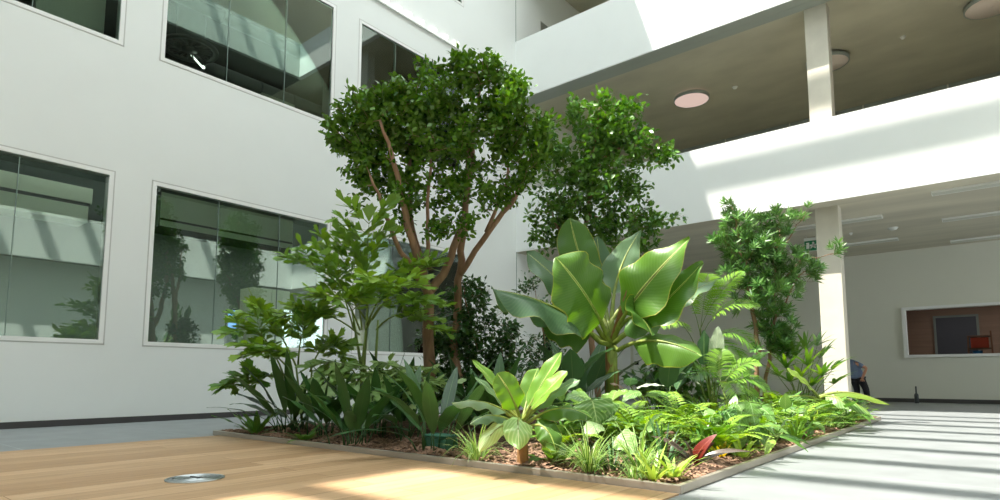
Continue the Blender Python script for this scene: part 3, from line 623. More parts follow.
for (bx, by, mx, my, tx, ty, td, npair, Ls) in ((284, 376, 264, 322, 242, 330, -.2, 4, .28), (286, 378, 258, 372, 232, 384, -.3, 5, .15), (296, 366, 275, 318, 262, 316, 0, 5, .30), (298, 366, 300, 320, 315, 318, .1, 5, .28), (310, 372, 322, 335, 336, 352, .2, 5, .26), (290, 370, 268, 345, 262, 352, -.4, 5, .24)):
    fish_frond(ca, pd(bx, by, DC2), pd(mx, my, DC2+td*.5), pd(tx, ty, DC2+td), npair, Ls, .14, M['caryota'])
# ------------------------------------------------------------------ rosettes of separate leaves
def rosette(name, label, cat, base, n, L, W, kind, mat, el=(50, 85), bend=.6, az=(0, 360), spread=.03, petiole=0.0, wave=.02, fold=.3, group=None, part='leaf', cols=4, nseg=10, asone=False, pm='aspi_light', t0=.25, upw=None):
    root = thing(name, label, cat, base, group); one = MB(); pet = MB()
    for i in range(n):
        a = math.radians(az[0]+(az[1]-az[0])*((i+R.uniform(-.3, .3))/n)); e = math.radians(R.uniform(*el)); ln = R.uniform(*L); w = R.uniform(*W)
        p = Vector(base) + V(math.cos(a), math.sin(a), 0)*R.uniform(0, spread)
        mb = one if asone else MB(); b = bend*R.uniform(.35, 1.5)
        if petiole:
            d = V(math.cos(a)*math.cos(e), math.sin(a)*math.cos(e), math.sin(e)); q = p + d*petiole*R.uniform(.7, 1.2)
            pet.tube([p-V(0, 0, .02), p.lerp(q, .5)+V(0, 0, .01), q], [.007, .006, .005], 5); rleaf(mb, q, a, e-b*.7, ln, w, kind, bend=b, wave=wave, fold=fold, cols=cols, n=nseg)
        else: rleaf(mb, p-V(0, 0, .01), a, e, ln, w, kind, bend=b, wave=wave, fold=fold, cols=cols, n=nseg)
        if not asone: mb.build(part, M[mat], root)
    if asone: one.build('foliage', M[mat], root)
    if petiole: pet.build('stalks', M[pm], root)
    return root
for (px, py, n, L, lab, mat) in (
    (292, 432, 20, (.58, .8), 'dark aspidistra clump at the bed\'s left end under the small fishtail palm', 'aspi'),
    (322, 437, 14, (.5, .66), 'dark upright aspidistra clump between the leftmost one and the tall fishtail palm', 'aspi'),
    (352, 444, 15, (.42, .58), 'broad leaved aspidistra in front of the tall fishtail palm', 'aspi'),
    (376, 437, 16, (.52, .72), 'dark aspidistra standing behind the bare soil right of the tall fishtail palm', 'aspi'),
    (408, 440, 13, (.46, .62), 'thin aspidistra clump left of the green valve box', 'aspi'),
    (437, 450, 15, (.5, .72), 'large mid green aspidistra growing right in front of the green valve box', 'aspi')):
    rosette('aspidistra', lab, 'plant', G(px, py), n, L, (.105, .15), 'lance', mat, el=(48, 92), bend=.55, spread=.2, wave=.04, petiole=.19, pm='aspi', group='aspidistras along the front of the bed')
for (X, Y, lab) in ((-4.6, 5.1, 'dark strap leaved plant behind the green valve box'), (-5.6, 5.0, 'tall dark leaved clump in deep shade below the fig trunk'), (-3.9, 4.7, 'dark broad leaved clump left of the young banana')):
    rosette('aspidistra', lab, 'plant', V(X, Y, soil_z(X, Y)), 14, (.7, 1.0), (.12, .18), 'lance', 'aspi', el=(40, 85), bend=.6, spread=.12, group='dark clumps behind the front row')
rosette('bird_nest_fern', 'low dark wavy leaved fern at the far left corner of the bed', 'fern', G(256, 433), 12, (.32, .5), (.055, .075), 'strap', 'aspi_light', el=(10, 60), bend=.5, wave=.12, asone=True)
rosette('young_fern', 'small bright green plant at the front edging left of the aspidistras', 'plant', G(292, 440), 12, (.2, .32), (.04, .06), 'lance', 'aspi_light', el=(15, 55), bend=.7, asone=True)
for (X, Y, n, L, lab) in ((-4.15, 6.9, 8, (.55, .8), 'dark paddle leaved plant left behind the giant banana stem'), (-3.55, 5.6, 7, (.4, .55), 'paddle leaved plant in shade at the giant banana\'s foot'), (-2.95, 6.6, 6, (.45, .6), 'paddle leaved plant right of the giant banana stem')):
    rosette('bird_of_paradise', lab, 'plant', V(X, Y, soil_z(X, Y)), n, L, (.2, .27), 'ovate', 'strel', el=(50, 85), bend=.5, petiole=.45, spread=.05)
# broad leaf plants, leaves aimed one by one
def broad(name, label, cat, base, leaves, group=None, pr=.007):
    root = thing(name, label, cat, base, group)
    for (bx, by, tx, ty, wpx, mat, side, dd, kind) in leaves:
        D = depth(Vector(base))+dd; p0, p2 = pd(bx, by, D), pd(tx, ty, D-.12); p1 = p0.lerp(p2, .5)+V(0, 0, .05)
        mb = MB(); leaf(mb, p0, p1, p2, wpx*D/F, kind, nh=TC*side[0]+V(0, 0, 1)*side[1]+RT*side[2], fold=.2, wave=.05, n=14, cols=6); lo = mb.build('leaf', M[mat], root)
        st = MB(); b = Vector(base)+V(0, 0, -.02); st.tube([b, b.lerp(p0, .55)+V(0, 0, .06), p0], [pr*1.3, pr, pr*.8], 6); st.build('leaf_stalk', M['cstem'], lo)
    return root
broad('elephant_ear', 'broad veined leaf plant right of the young banana', 'plant', G(603, 452), [
    (597, 405, 580, 425, 26, 'antho', (.6, .8, 0), 0, 'heart'), (592, 400, 598, 430, 40, 'antho', (1, .4, 0), -.1, 'heart'), (612, 402, 618, 391, 36, 'antho_pale', (.5, .9, 0), .1, 'heart'),
    (600, 424, 583, 440, 20, 'antho_pale', (.6, .9, 0), -.2, 'heart'), (604, 424, 616, 420, 18, 'antho_pale', (.5, .9, 0), -.15, 'ovate'), (590, 420, 560, 420, 22, 'antho', (.4, 1, 0), 0, 'ovate'),
    (612, 430, 650, 428, 16, 'antho', (.3, 1, 0), -.05, 'lance'), (590, 398, 565, 400, 24, 'antho', (.5, .9, 0), .1, 'heart'), (606, 400, 606, 425, 26, 'antho', (1, .4, 0), 0, 'heart')])
broad('peace_lily', 'plant with one big pale sunlit leaf behind the front spider plants', 'plant', G(640, 463), [
    (617, 437, 636, 456, 30, 'antho_pale', (.8, .7, 0), 0, 'heart'), (640, 437, 656, 430, 16, 'antho', (.6, .8, 0), .1, 'lance'), (648, 430, 662, 415, 16, 'antho', (.6, .8, 0), .1, 'lance')])
broad('peace_lily', 'plant with a pale drooping leaf above the maroon cordyline', 'plant', G(722, 452), [
    (703, 426, 730, 440, 20, 'antho_pale', (.6, .9, 0), 0, 'heart'), (716, 412, 708, 428, 18, 'antho', (.7, .8, 0), .1, 'ovate'), (724, 410, 733, 424, 22, 'philo', (.7, .8, 0), .1, 'heart'), (735, 405, 742, 412, 16, 'antho', (.7, .8, 0), .2, 'heart'), (728, 432, 740, 428, 14, 'antho', (.7, .8, 0), .1, 'heart')])
broad('calathea', 'tall leafy plant with one upright silvery leaf beside the areca palm', 'plant', V(-2.55, 7.0, soil_z(-2.55, 7)), [
    (716, 362, 718, 326, 16, 'silver', (1, .2, 0), -.05, 'ovate'), (704, 365, 704, 330, 18, 'strel', (1, .2, .3), 0, 'ovate'), (712, 372, 728, 345, 14, 'antho', (.8, .5, 0), .1, 'ovate'), (700, 385, 680, 372, 16, 'silver', (.4, 1, 0), -.1, 'ovate'), (720, 380, 745, 370, 12, 'antho', (.4, 1, 0), 0, 'ovate'), (706, 380, 690, 358, 12, 'antho', (.6, .8, 0), .1, 'ovate')])
broad('silver_leaf_plant', 'plant with flat silvery grey leaf at the foot of the giant banana', 'plant', V(-2.75, 5.9, soil_z(-2.75, 5.9)), [
    (636, 388, 664, 386, 11, 'silver', (.25, 1, 0), 0, 'ovate'), (630, 386, 632, 378, 14, 'strel', (.4, 1, 0), .1, 'ovate'), (640, 392, 622, 402, 14, 'antho', (.5, 1, 0), -.1, 'ovate'), (645, 395, 680, 398, 14, 'antho', (.4, 1, 0), 0, 'ovate'), (628, 392, 610, 384, 12, 'bronze', (.4, 1, 0), .05, 'ovate')])
broad('philodendron', 'philodendron with lobed glossy leaves beside the right edging', 'plant', G(752, 446), [
    (750, 402, 756, 430, 26, 'philo', (.8, .7, .2), 0, 'lobed'), (742, 410, 738, 440, 22, 'philo', (.9, .5, 0), -.1, 'lobed'), (760, 408, 776, 424, 20, 'philo', (.6, .9, 0), .05, 'lobed'), (756, 425, 768, 450, 20, 'philo', (.7, .7, .2), -.1, 'lobed'), (747, 395, 738, 384, 16, 'philo', (.6, .8, 0), .15, 'lobed'), (764, 424, 790, 436, 14, 'philo', (.5, .9, 0), -.05, 'lobed')])
broad('philodendron', 'lobed leaf plant between the areca palm and the yew pine', 'plant', V(-2.3, 7.6, soil_z(-2.3, 7.6)), [
    (742, 360, 732, 345, 12, 'philo', (.6, .8, 0), 0, 'lobed'), (748, 365, 770, 352, 14, 'philo', (.6, .8, 0), 0, 'lobed'), (744, 378, 756, 372, 14, 'philo', (.7, .8, 0), -.1, 'lobed'), (740, 378, 726, 386, 14, 'philo', (.7, .8, 0), -.1, 'lobed'), (752, 380, 772, 392, 14, 'philo', (.7, .8, 0), -.1, 'lobed')])
broad('ground_lily', 'low plant with long leaves spilling over the right edging', 'plant', G(778, 452), [
    (780, 436, 808, 452, 8, 'aspi_light', (.4, 1, 0), -.05, 'strap'), (778, 436, 802, 443, 8, 'aspi_light', (.4, 1, 0), 0, 'strap'), (776, 438, 760, 426, 8, 'aspi_light', (.5, 1, 0), 0, 'strap'), (778, 434, 790, 418, 8, 'aspi_light', (.5, 1, 0), .05, 'strap'), (774, 440, 765, 458, 8, 'lime', (.6, 1, 0), -.1, 'strap'), (779, 436, 812, 446, 7, 'aspi_light', (.4, 1, 0), .05, 'strap')])
cd = thing('cordyline', 'maroon cordyline with one red upright leaf near the front corner', 'plant', G(697, 469)); Dc = depth(cd.location)
for (bx, by, mx, my, tx, ty, w_, mt) in ((694, 464, 697, 448, 717, 434, 12, 'maroon'), (695, 466, 700, 450, 715, 442, 10, 'bronze'), (693, 466, 680, 442, 651, 436, 9, 'bronze'), (696, 466, 715, 446, 752, 452, 7, 'bronze'), (692, 466, 682, 452, 668, 452, 6, 'bronze'), (694, 464, 690, 448, 684, 440, 7, 'bronze')):
    mb = MB(); leaf(mb, pd(bx, by, Dc), pd(mx, my, Dc-.03), pd(tx, ty, Dc-.05), w_*Dc/F, 'lance', nh=TC*.7+V(0, 0, 1), fold=.4); mb.build('leaf', M[mt], cd)
# grassy and lime rosettes
for (px, py, n, L, lab) in ((467, 464, 34, (.3, .52), 'spider plant standing alone left of the young banana'), (585, 476, 44, (.3, .5), 'largest spider plant at the front edging'), (640, 476, 34, (.28, .48), 'spider plant between the pale leaf plant and the lime rosettes'), (622, 484, 16, (.15, .28), 'small spider plant tuft right of the largest one'), (843, 432, 30, (.3, .45), 'grassy clump near the right edging, furthest from the corner'), (770, 446, 24, (.2, .36), 'grassy clump under the philodendron by the right edging')):
    rosette('spider_plant', lab, 'plant', G(px, py-4), int(n*1.8), L, (.011, .017), 'strap', 'spider', el=(48, 89), bend=1.5, spread=.05, wave=0, asone=True, cols=2, nseg=8, group='spider plants')
for (px, py, n, L, mt, lab) in ((646, 487, 12, (.17, .26), 'lime', 'lime rosette left of the front corner'), (686, 486, 14, (.18, .28), 'lime', 'lime rosette nearest the front corner'), (720, 464, 12, (.12, .2), 'orange', 'orange tinted rosette right of the cordyline'), (745, 463, 13, (.18, .28), 'lime', 'lime rosette beside the right edging past the orange one'), (757, 452, 12, (.16, .24), 'lime', 'lime rosette under the philodendron leaves'), (815, 437, 14, (.24, .36), 'lime', 'lime rosette against the right edging under the ferns'), (870, 426, 12, (.2, .34), 'lime', 'lime rosette at the far end of the right edging')):
    rosette('bromeliad', lab, 'plant', G(px, py-6), n+5, L, (.022, .034), 'strap', mt, el=(38, 82), bend=.9, spread=.02, wave=.03, asone=True, cols=2, nseg=7, group='lime rosettes')
# ------------------------------------------------------------------ ferns and palms with pinnate fronds
def frond(mb, st, p0, p1, p2, n, Lf, W, droop=.3, t0=.1, r=None, up=V(0, 0, 1), taper='fern', vshape=.3):
    r = R.random() if r is None else r
    st.tube([bez(p0, p1, p2, i/6) for i in range(7)], [.005*(1-.8*i/6) for i in range(7)], 4, cap=False)
    for i in range(n):
        f = i/(n-1); t = t0+(1-t0)*f; p = bez(p0, p1, p2, t); tan = (bez(p0, p1, p2, min(1, t+.03))-bez(p0, p1, p2, t-.03)).normalized(); s = tan.cross(up); s = s.normalized() if s.length > 1e-3 else tan.orthogonal()
        nn = s.cross(tan); ln = Lf*(math.sin(PI*(.12+.86*f))**.7 if taper == 'palm' else min(1, .6+f*2)*(1-f**1.6)+.08)
        for sd in (-1, 1):
            d = (s*sd + tan*(.35+.6*f) + nn*vshape + rv(.05)).normalized(); e = p+d*ln+V(0, 0, -droop*ln); m_ = p+d*ln*.55
            leaf(mb, p, m_, e, W, 'lance', nh=nn, fold=.2, n=3, cols=2, r=min(1, max(0, r+R.uniform(-.35, .35))))
def fern(label, base, n, L, mat='fern', el=(25, 80), Lf=.12, W=.024, npin=20, group='feather ferns'):
    root = thing('fern', label, 'fern', base, group); fo = MB(); st = MB()
    for i in range(n):
        a = 2*PI*(i+R.uniform(-.3, .3))/n; e = math.radians(R.uniform(*el)); ln = R.uniform(*L)*1.2; d = V(math.cos(a)*math.cos(e), math.sin(a)*math.cos(e), math.sin(e))
        p1 = Vector(base)+d*ln*.6; p2 = p1 + V(math.cos(a), math.sin(a), .0)*ln*.45 + V(0, 0, -ln*.12)
        frond(fo, st, Vector(base), p1, p2, npin, Lf, W)
    fo.build('foliage', M[mat], root); st.build('stalks', M['cstem'], root); return root
for (X, Y, n, L, lab) in ((-2.35, 4.75, 15, (.5, .75), 'feathery fern behind the cordyline, lit by sun'), (-2.25, 5.35, 14, (.5, .75), 'feathery fern behind the pale drooping leaf'), (-2.7, 5.25, 12, (.45, .7), 'feathery fern right of the broad veined plant'), (-1.8, 6.2, 13, (.4, .6), 'fern just right of the philodendron'), (-1.95, 7.0, 14, (.45, .65), 'fern below the low brown edged banana leaf'), (-1.65, 7.6, 12, (.35, .5), 'fern beside the right edging before the far corner'), (-1.75, 8.9, 12, (.4, .55), 'fern at the foot of the ground floor column side of the bed'), (-2.4, 6.4, 13, (.5, .7), 'fern under the areca palm fronds'),
    (-1.9, 5.0, 14, (.45, .7), 'fern between the red cordyline leaf and the philodendron'), (-2.55, 4.45, 12, (.4, .6), 'fern behind the pale leafed plant near the front'), (-1.65, 6.65, 13, (.45, .65), 'fern near the right edging halfway to the corner'), (-2.05, 7.6, 14, (.5, .75), 'fern in front of the lady palm'), (-1.6, 8.55, 13, (.4, .6), 'fern at the right edging under the long banana leaf'), (-2.15, 8.5, 14, (.5, .7), 'fern right below the yew pine'), (-1.75, 9.9, 12, (.4, .6), 'fern in the far right corner of the bed'), (-3.0, 5.6, 12, (.5, .7), 'fern directly in front of the giant banana stem')):
    fern(lab, V(X, Y, soil_z(X, Y)), n, L)
def palm(label, base, D, stems, fronds, Lf, W, mat='areca', n=22):
    root = thing('areca_palm', label, 'palm', base)
    for (x, y, tx, ty) in stems:
        mb = MB(); a = Vector(base)+V(R.uniform(-.08, .08), R.uniform(-.08, .08), -.02); q = pd(tx, ty, D); mb.tube([a, a.lerp(q, .5)+rv(.02), q], [.02, .016, .01], 7); mb.build('stem', M['cstem'], root)
    for (bx, by, mx, my, tx, ty, td) in fronds:
        fo = MB(); st = MB(); frond(fo, st, pd(bx, by, D), pd(mx, my, D+td*.5), pd(tx, ty, D+td), n, Lf, W, droop=.35, t0=.25, taper='palm', up=V(0, 0, 1)+TC*.4); f = fo.build('frond', M[mat], root); st.build('stalk', M['cstem'], f)
    return root
pb = V(-2.65, 7.3, soil_z(-2.65, 7.3))
palm('areca palm with bright arching fronds right of the giant banana', pb, depth(pb), [(0, 0, 700, 330), (0, 0, 705, 340), (0, 0, 690, 350)],
     [(700, 330, 715, 290, 742, 272, -.1), (700, 332, 690, 285, 672, 285, -.2), (702, 335, 720, 296, 758, 305, -.3), (700, 335, 705, 290, 708, 275, .1), (695, 345, 680, 310, 660, 325, -.3), (706, 345, 730, 320, 752, 345, -.3), (704, 345, 720, 330, 745, 372, -.4)], .28, .017, n=30)
pb = V(-2.3, 6.9, soil_z(-2.3, 6.9))
palm('low palm with dark thin fronds at the yew pine\'s foot', pb, depth(pb), [(0, 0, 722, 385)],
     [(722, 388, 735, 360, 758, 362, -.1), (722, 388, 745, 368, 765, 388, -.2), (722, 388, 710, 360, 692, 378, -.2), (722, 388, 730, 372, 740, 400, -.4), (722, 388, 716, 364, 722, 350, .1)], .22, .022, 'rhapis', 18)
def fan_plant(label, base, D, fans, Lf):
    root = thing('lady_palm', label, 'palm', base)
    for (tx, ty, dd, n) in fans:
        q = pd(tx, ty, D+dd); mb = MB(); a = Vector(base)+V(R.uniform(-.1, .1), R.uniform(-.1, .1), -.02); mb.tube([a, a.lerp(q, .6)+V(0, 0, .05), q], [.009, .007, .004], 5); mb.build('stem', M['cstem'], root)
        fo = MB(); out = (q-Vector(base)); out.z *= .4; out = out.normalized(); sd = out.cross(V(0, 0, 1)).normalized()
        for i in range(n):
            an = (i/(n-1)-.5)*3.6; d = (out*math.cos(an)+sd*math.sin(an)+V(0, 0, .35)+rv(.08)).normalized(); ln = Lf*R.uniform(.8, 1.1); leaf(fo, q, q+d*ln*.5, q+d*ln+V(0, 0, -.25*ln), .05, 'strap', nh=V(0, 0, 1), fold=.3, n=5, cols=2)
        fo.build('fan_leaf', M['rhapis'], root)
pb = V(-2.15, 9.3, soil_z(-2.15, 9.3))
fan_plant('lady palm with fan leaves in front of the ground floor column', pb, depth(pb), [(806, 350, 0, 9), (794, 358, 0, 9), (820, 358, 0, 9), (832, 370, -.1, 9), (786, 368, -.1, 9), (808, 366, -.2, 9), (817, 346, .2, 8), (800, 378, -.3, 9), (834, 384, -.2, 9), (784, 352, .1, 8), (822, 376, -.3, 9), (790, 382, -.3, 9), (812, 386, -.4, 9), (778, 376, 0, 8)], .42)
for (px, py, n, L, W, mt, el, lab) in (
    (556, 461, 10, (.24, .36), (.09, .13), 'banana', (15, 60), 'low broad leaved plant between the young banana stem and the largest spider plant'),
    (664, 468, 26, (.3, .46), (.014, .02), 'aspi', (40, 85), 'dark grassy tuft left of the cordyline'),
    (612, 468, 22, (.26, .42), (.014, .02), 'aspi', (40, 85), 'dark grassy tuft behind the small spider plant'),
    (704, 456, 24, (.26, .4), (.016, .024), 'aspi_light', (40, 85), 'green grassy tuft behind the cordyline\'s red leaf'),
    (795, 440, 26, (.3, .45), (.022, .03), 'rhapis', (30, 80), 'strap leaved tuft at the right edging past the long spilling leaves'),
    (852, 424, 26, (.35, .5), (.024, .034), 'rhapis', (30, 80), 'strap leaved tuft at the right edging near the far corner'),
    (735, 448, 14, (.25, .4), (.07, .1), 'antho', (20, 70), 'leafy tuft right behind the lime rosettes on the right side')):
    rosette('strap_leaf_plant' if W[0] < .05 else 'broad_leaf_plant', lab, 'plant', G(px, py), n, L, W, 'strap' if W[0] < .05 else 'ovate', mt, el=el, bend=1.1, spread=.08, wave=.02, asone=True, cols=2, nseg=8)
for (X, Y, n, L, lab) in ((-2.15, 4.3, 13, (.35, .5), 'small fern right behind the pale big leaf'), (-1.7, 4.75, 12, (.35, .5), 'small fern near the right edging behind the orange rosette'), (-2.75, 4.15, 11, (.35, .5), 'small fern behind the largest spider plant')):
    fern(lab, V(X, Y, soil_z(X, Y)), n, L)
# leafy ground cover between the named plants
for (X, Y, mt, lab) in ((-2.9, 4.6, 'antho', 'leafy low plant in front of the giant banana stem'), (-3.2, 5.2, 'strel', 'dark leafy plant in shade left of the giant banana stem'), (-1.9, 5.6, 'philo', 'leafy low plant left of the lobed philodendron'), (-1.75, 6.9, 'antho', 'leafy low plant on the right side among the ferns'), (-1.6, 8.2, 'aspi_light', 'leafy plant by the far right edging beneath the low banana'), (-1.7, 9.6, 'aspi_light', 'leafy plant at the bed\'s far right corner'), (-2.6, 8.3, 'antho', 'leafy plant below the yew pine\'s trunk'), (-3.9, 6.0, 'strel', 'dark leafy plant between the young banana and the fig shrub'), (-2.2, 8.0, 'philo', 'leafy plant between the yew pine and the lady palm')):
    rosette('leafy_groundcover', lab, 'plant', V(X, Y, soil_z(X, Y)), 20, (.16, .26), (.09, .13), 'heart', mt, el=(25, 80), bend=.9, petiole=.28, spread=.16, asone=True, nseg=6, group='leafy ground cover')
# ------------------------------------------------------------------ small things in and around the bed
p = G(441, 449); r = thing('valve_box', 'dark green plastic valve box half hidden behind the large aspidistra', 'box', p); b = MB(); b.box(p.x-.13, p.x+.13, p.y-.08, p.y+.08, 0.02, p.z+.085); b.build('body', M['boxgreen'], r, smooth=False, bevel=.02)
b = MB(); b.box(p.x-.14, p.x+.14, p.y-.09, p.y+.09, p.z+.085, p.z+.105); b.build('lid', M['boxgreen'], r, smooth=False, bevel=.009)
p = onz(195, 480); r = thing('floor_box_lid', 'round stainless floor socket lid set into the oak planks', 'floor lid', (p.x, p.y, .008))
MB().lathe([(.172, .0), (.172, .006), (.155, .008), (.155, .0)], (p.x, p.y, .008), 48).build('rim', M['steel'], r)
mb = MB().lathe([(.154, .0), (.154, .005), (.01, .005), (.01, 0)], (p.x, p.y, .008), 48)
for q in range(1, 7):
    R_ = .022*q; pts = [V(p.x+R_*math.cos(a*PI/16), p.y+R_*math.sin(a*PI/16), .0135) for a in range(33)]; mb.tube(pts, .004, 5, cap=False)
mb.build('lid', M['steel'], r)
b = MB(); b.box(p.x-.05, p.x+.05, p.y-.012, p.y+.012, .0135, .021); b.build('handle', M['darksteel'], r, smooth=False, bevel=.003)
# glowing bodies standing in for the sunlit spots on the ledge
k = 0
for (x, y) in ((384, 3), (398, 10), (408, 16), (420, 26), (433, 31), (444, 39), (455, 44)):
    q = onx(x, y+1, XL); r = thing('ledge_sun_spot', 'small round white glow standing in for a sun spot on the thin ledge above the upper windows', 'lamp', (XL+.03, q.y, 8.625), 'sun spot stand-ins in a row on the ledge')
    MB().box(XL+.004, XL+.045, q.y-.03, q.y+.03, 8.625, 8.655).build('glow_base', M['plastic'], r, smooth=False)
    MB().lathe([(.01, -.0), (.04, .01), (.055, .04), (.04, .075), (.01, .09)], (XL+.06, q.y, 8.655), 14).build('glow_body', emit('sun_spot_glow_%d' % k, (255, 252, 244), 3.0), r); k += 1
# disc ceiling lights, detectors, strip lights, exit sign
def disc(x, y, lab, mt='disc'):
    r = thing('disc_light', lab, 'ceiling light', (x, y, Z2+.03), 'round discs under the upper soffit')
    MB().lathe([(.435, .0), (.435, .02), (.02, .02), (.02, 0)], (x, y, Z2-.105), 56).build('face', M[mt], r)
    MB().lathe([(.436, 0), (.46, 0), (.46, .09), (.436, .09), (.436, 0)], (x, y, Z2-.11), 56, cap=False).build('rim', M['trimgrey'], r); MB().lathe([(.30, 0), (.30, .08)], (x, y, Z2-.045), 40).build('mount', M['trimgrey'], r)
disc(-5.86, 15.3, 'round disc light with painted pinkish bounce light under the upper soffit nearest the trees', 'disc_bounce'); disc(-2.62, 15.5, 'round disc light half hidden behind the upper column'); disc(.42, 15.1, 'round grey disc light at the top right corner under the upper soffit')
def det(px, py, z, lab, s=.06):
    q = onz(px, py, z-.03); r = thing('smoke_detector', lab, 'detector', (q.x, q.y, z)); MB().lathe([(s, .0), (s, -.02), (s*.8, -.045), (s*.3, -.06), (.005, -.06)], (q.x, q.y, z), 20).build('housing', M['plastic'], r); MB().lathe([(s*1.15, 0), (s*1.15, -.01)], (q.x, q.y, z), 20).build('base_ring', M['plastic'], r)
det(735, 88, Z2+.03, 'small white detector on the upper soffit right of the pinkish disc'); det(893, 229, Z1+.03, 'white detector on the ground floor ceiling between the strip lights', .09); det(903, 38, Z2+.03, 'small white sensor on the upper soffit between column and corner disc', .05); det(851, 234, Z1+.03, 'tiny dark sensor on the ground floor ceiling beside the column', .035)
def strip(x0, x1, y, lab):
    r = thing('strip_light', lab, 'ceiling light', ((x0+x1)/2, y, Z1+.03), 'strip lights in the ground floor ceiling')
    MB().box(x0, x1, y-.11, y+.11, Z1-.006, Z1+.031).build('diffuser', M['lightpanel'], r, smooth=False); f = MB()
    f.box(x0-.012, x0, y-.12, y+.12, Z1-.010, Z1+.031); f.box(x1, x1+.012, y-.12, y+.12, Z1-.010, Z1+.031); f.box(x0, x1, y-.122, y-.11, Z1-.010, Z1+.031); f.box(x0, x1, y+.11, y+.122, Z1-.010, Z1+.031); f.build('housing', M['frame'], r, smooth=False)
ya = [onz(966, 189, Z1).y, onz(972, 217, Z1).y, onz(976, 239.5, Z1).y]; yb = [onz(864, 219.5, Z1).y, onz(872, 242.5, Z1).y]
strip(-.68, 1.6, ya[0], 'long strip light at right edge nearest the balcony'); strip(-.66, 1.6, ya[1], 'long strip light at right edge, middle one of three'); strip(-.64, 1.6, ya[2], 'long strip light at right edge nearest the back wall')
strip(-4.0, -1.62, yb[0], 'strip light passing behind the ground floor column, nearer the balcony'); strip(-4.0, -1.62, yb[1], 'strip light passing behind the ground floor column, nearer the back wall')
a, b_ = ony(804, 241, 15.6), ony(819, 249.5, 15.6); r = thing('exit_sign', 'green and white emergency exit sign hanging beside the ground floor column', 'sign', ((a.x+b_.x)/2, 15.6, Z1+.03))
x0, x1, z1, z0 = a.x, b_.x, a.z, b_.z-.02; MB().box(x0, x1, 15.58, 15.64, z0, z1+.06).build('housing', M['plastic'], r, smooth=False, bevel=.004)
MB().box(x0+.01, x1-.01, 15.572, 15.58, z0+.012, z1-.02).build('panel', M['green'], r, smooth=False)
mb = MB(); cx_, cz, yy = (x0+x1)/2, (z0+z1)/2, 15.570
def flat(mb, pts):
    b = len(mb.v); mb.v += [(x, yy-.002, z) for x, z in pts] + [(x, yy+.003, z) for x, z in pts]; n = len(pts); mb.quad(list(range(b, b+n))); mb.quad(list(range(b+n, b+2*n))[::-1])
    for i in range(n): mb.quad([b+i, b+n+i, b+n+(i+1) % n, b+(i+1) % n])
s = (z1-z0)*.27
flat(mb, [(x0+.05, cz-s), (x0+.05+s*.9, cz-s), (x0+.05+s*.9, cz+s), (x0+.05, cz+s)])          # doorway
q = x1-.05; flat(mb, [(q, cz), (q-s*.9, cz+s*.8), (q-s*.9, cz+s*.3), (q-s*1.9, cz+s*.3), (q-s*1.9, cz-s*.3), (q-s*.9, cz-s*.3), (q-s*.9, cz-s*.8)])
mx = x0+.05+s*2.1; flat(mb, [(mx-.02, cz+s*.5), (mx+.02, cz+s*.5), (mx+.035, cz-s*.1), (mx+.05, cz-s), (mx+.02, cz-s), (mx, cz-s*.3), (mx-.05, cz-s), (mx-.075, cz-s*.9), (mx-.03, cz-s*.1)]); flat(mb, [(mx+.025*math.cos(i*PI/5), cz+s*.78+.025*math.sin(i*PI/5)) for i in range(10)])
flat(mb, [(mx-.06, cz+s*.1), (mx+.07, cz+s*.35), (mx+.07, cz+s*.2), (mx-.06, cz-s*.08)])
mb.build('pictogram', M['pict'], r, smooth=False); mb = MB(); mb.tube([((x0+x1)/2-.1, 15.61, z1+.05), ((x0+x1)/2-.1, 15.61, Z1+.03)], .008, 6); mb.tube([((x0+x1)/2+.1, 15.61, z1+.05), ((x0+x1)/2+.1, 15.61, Z1+.03)], .008, 6); mb.build('hanger', M['plastic'], r)
# floor post by the back wall
q = onz(917, 404); r = thing('door_stop_post', 'short grey steel post on the floor before the back wall', 'post', (q.x, q.y, 0))
MB().lathe([(.075, 0), (.075, .015), (.03, .02)], (q.x, q.y, 0), 20).build('base', M['steel'], r); MB().lathe([(.045, .01), (.045, .22), (.03, .25), (.018, .26), (.018, .42), (.005, .43)], (q.x, q.y, 0), 16).build('post', M['darksteel'], r)
# things seen through the windows
def grille(P, r_, lab):
    r = thing('air_diffuser', lab, 'vent', P); mb = MB(); mb.lathe([(r_*.82, 0), (r_, 0), (r_, -.05), (r_*.82, -.05), (r_*.82, 0)], P, 40, cap=False); mb.build('rim', M['duct'], r); mb = MB()
    for i in range(22): a = 2*PI*i/22; d = V(math.cos(a), math.sin(a), 0); mb.tube([Vector(P)+d*r_*.3+V(0, 0, -.02), Vector(P)+d*r_*.84+V(0, 0, -.02)], .018, 5)
    mb.build('vanes', M['duct'], r); MB().lathe([(r_*.3, 0), (r_*.28, -.05), (.01, -.06)], P, 24).build('hub', M['duct'], r); MB().lathe([(r_*.5, 0), (r_*.5, 8.12-P[2])], P, 24).build('duct_neck', M['duct'], r)
q = onx(190, 48, -12); grille((q.x, q.y, q.z), .52, 'round slotted air diffuser seen through the upper middle window')
def tube_lamp(p0, p1, lab):
    r = thing('tube_lamp', lab, 'lamp', (p0+p1)/2); MB().tube([p0, p1], .03, 8).build('tube', emit('tube_glow', (240, 255, 235), 2.0), r); MB().tube([p0+V(0, 0, .06), p1+V(0, 0, .06)], .05, 6).build('housing', M['duct'], r)
    mb = MB(); mb.tube([p0+V(0, 0, .08), V(p0.x, p0.y, 8.12)], .006, 4); mb.tube([p1+V(0, 0, .08), V(p1.x, p1.y, 8.12)], .006, 4); mb.build('hanger', M['duct'], r)
tube_lamp(onx(192, 55, -12.4), onx(204, 68, -12.2), 'lit tube lamp seen through the upper middle window')
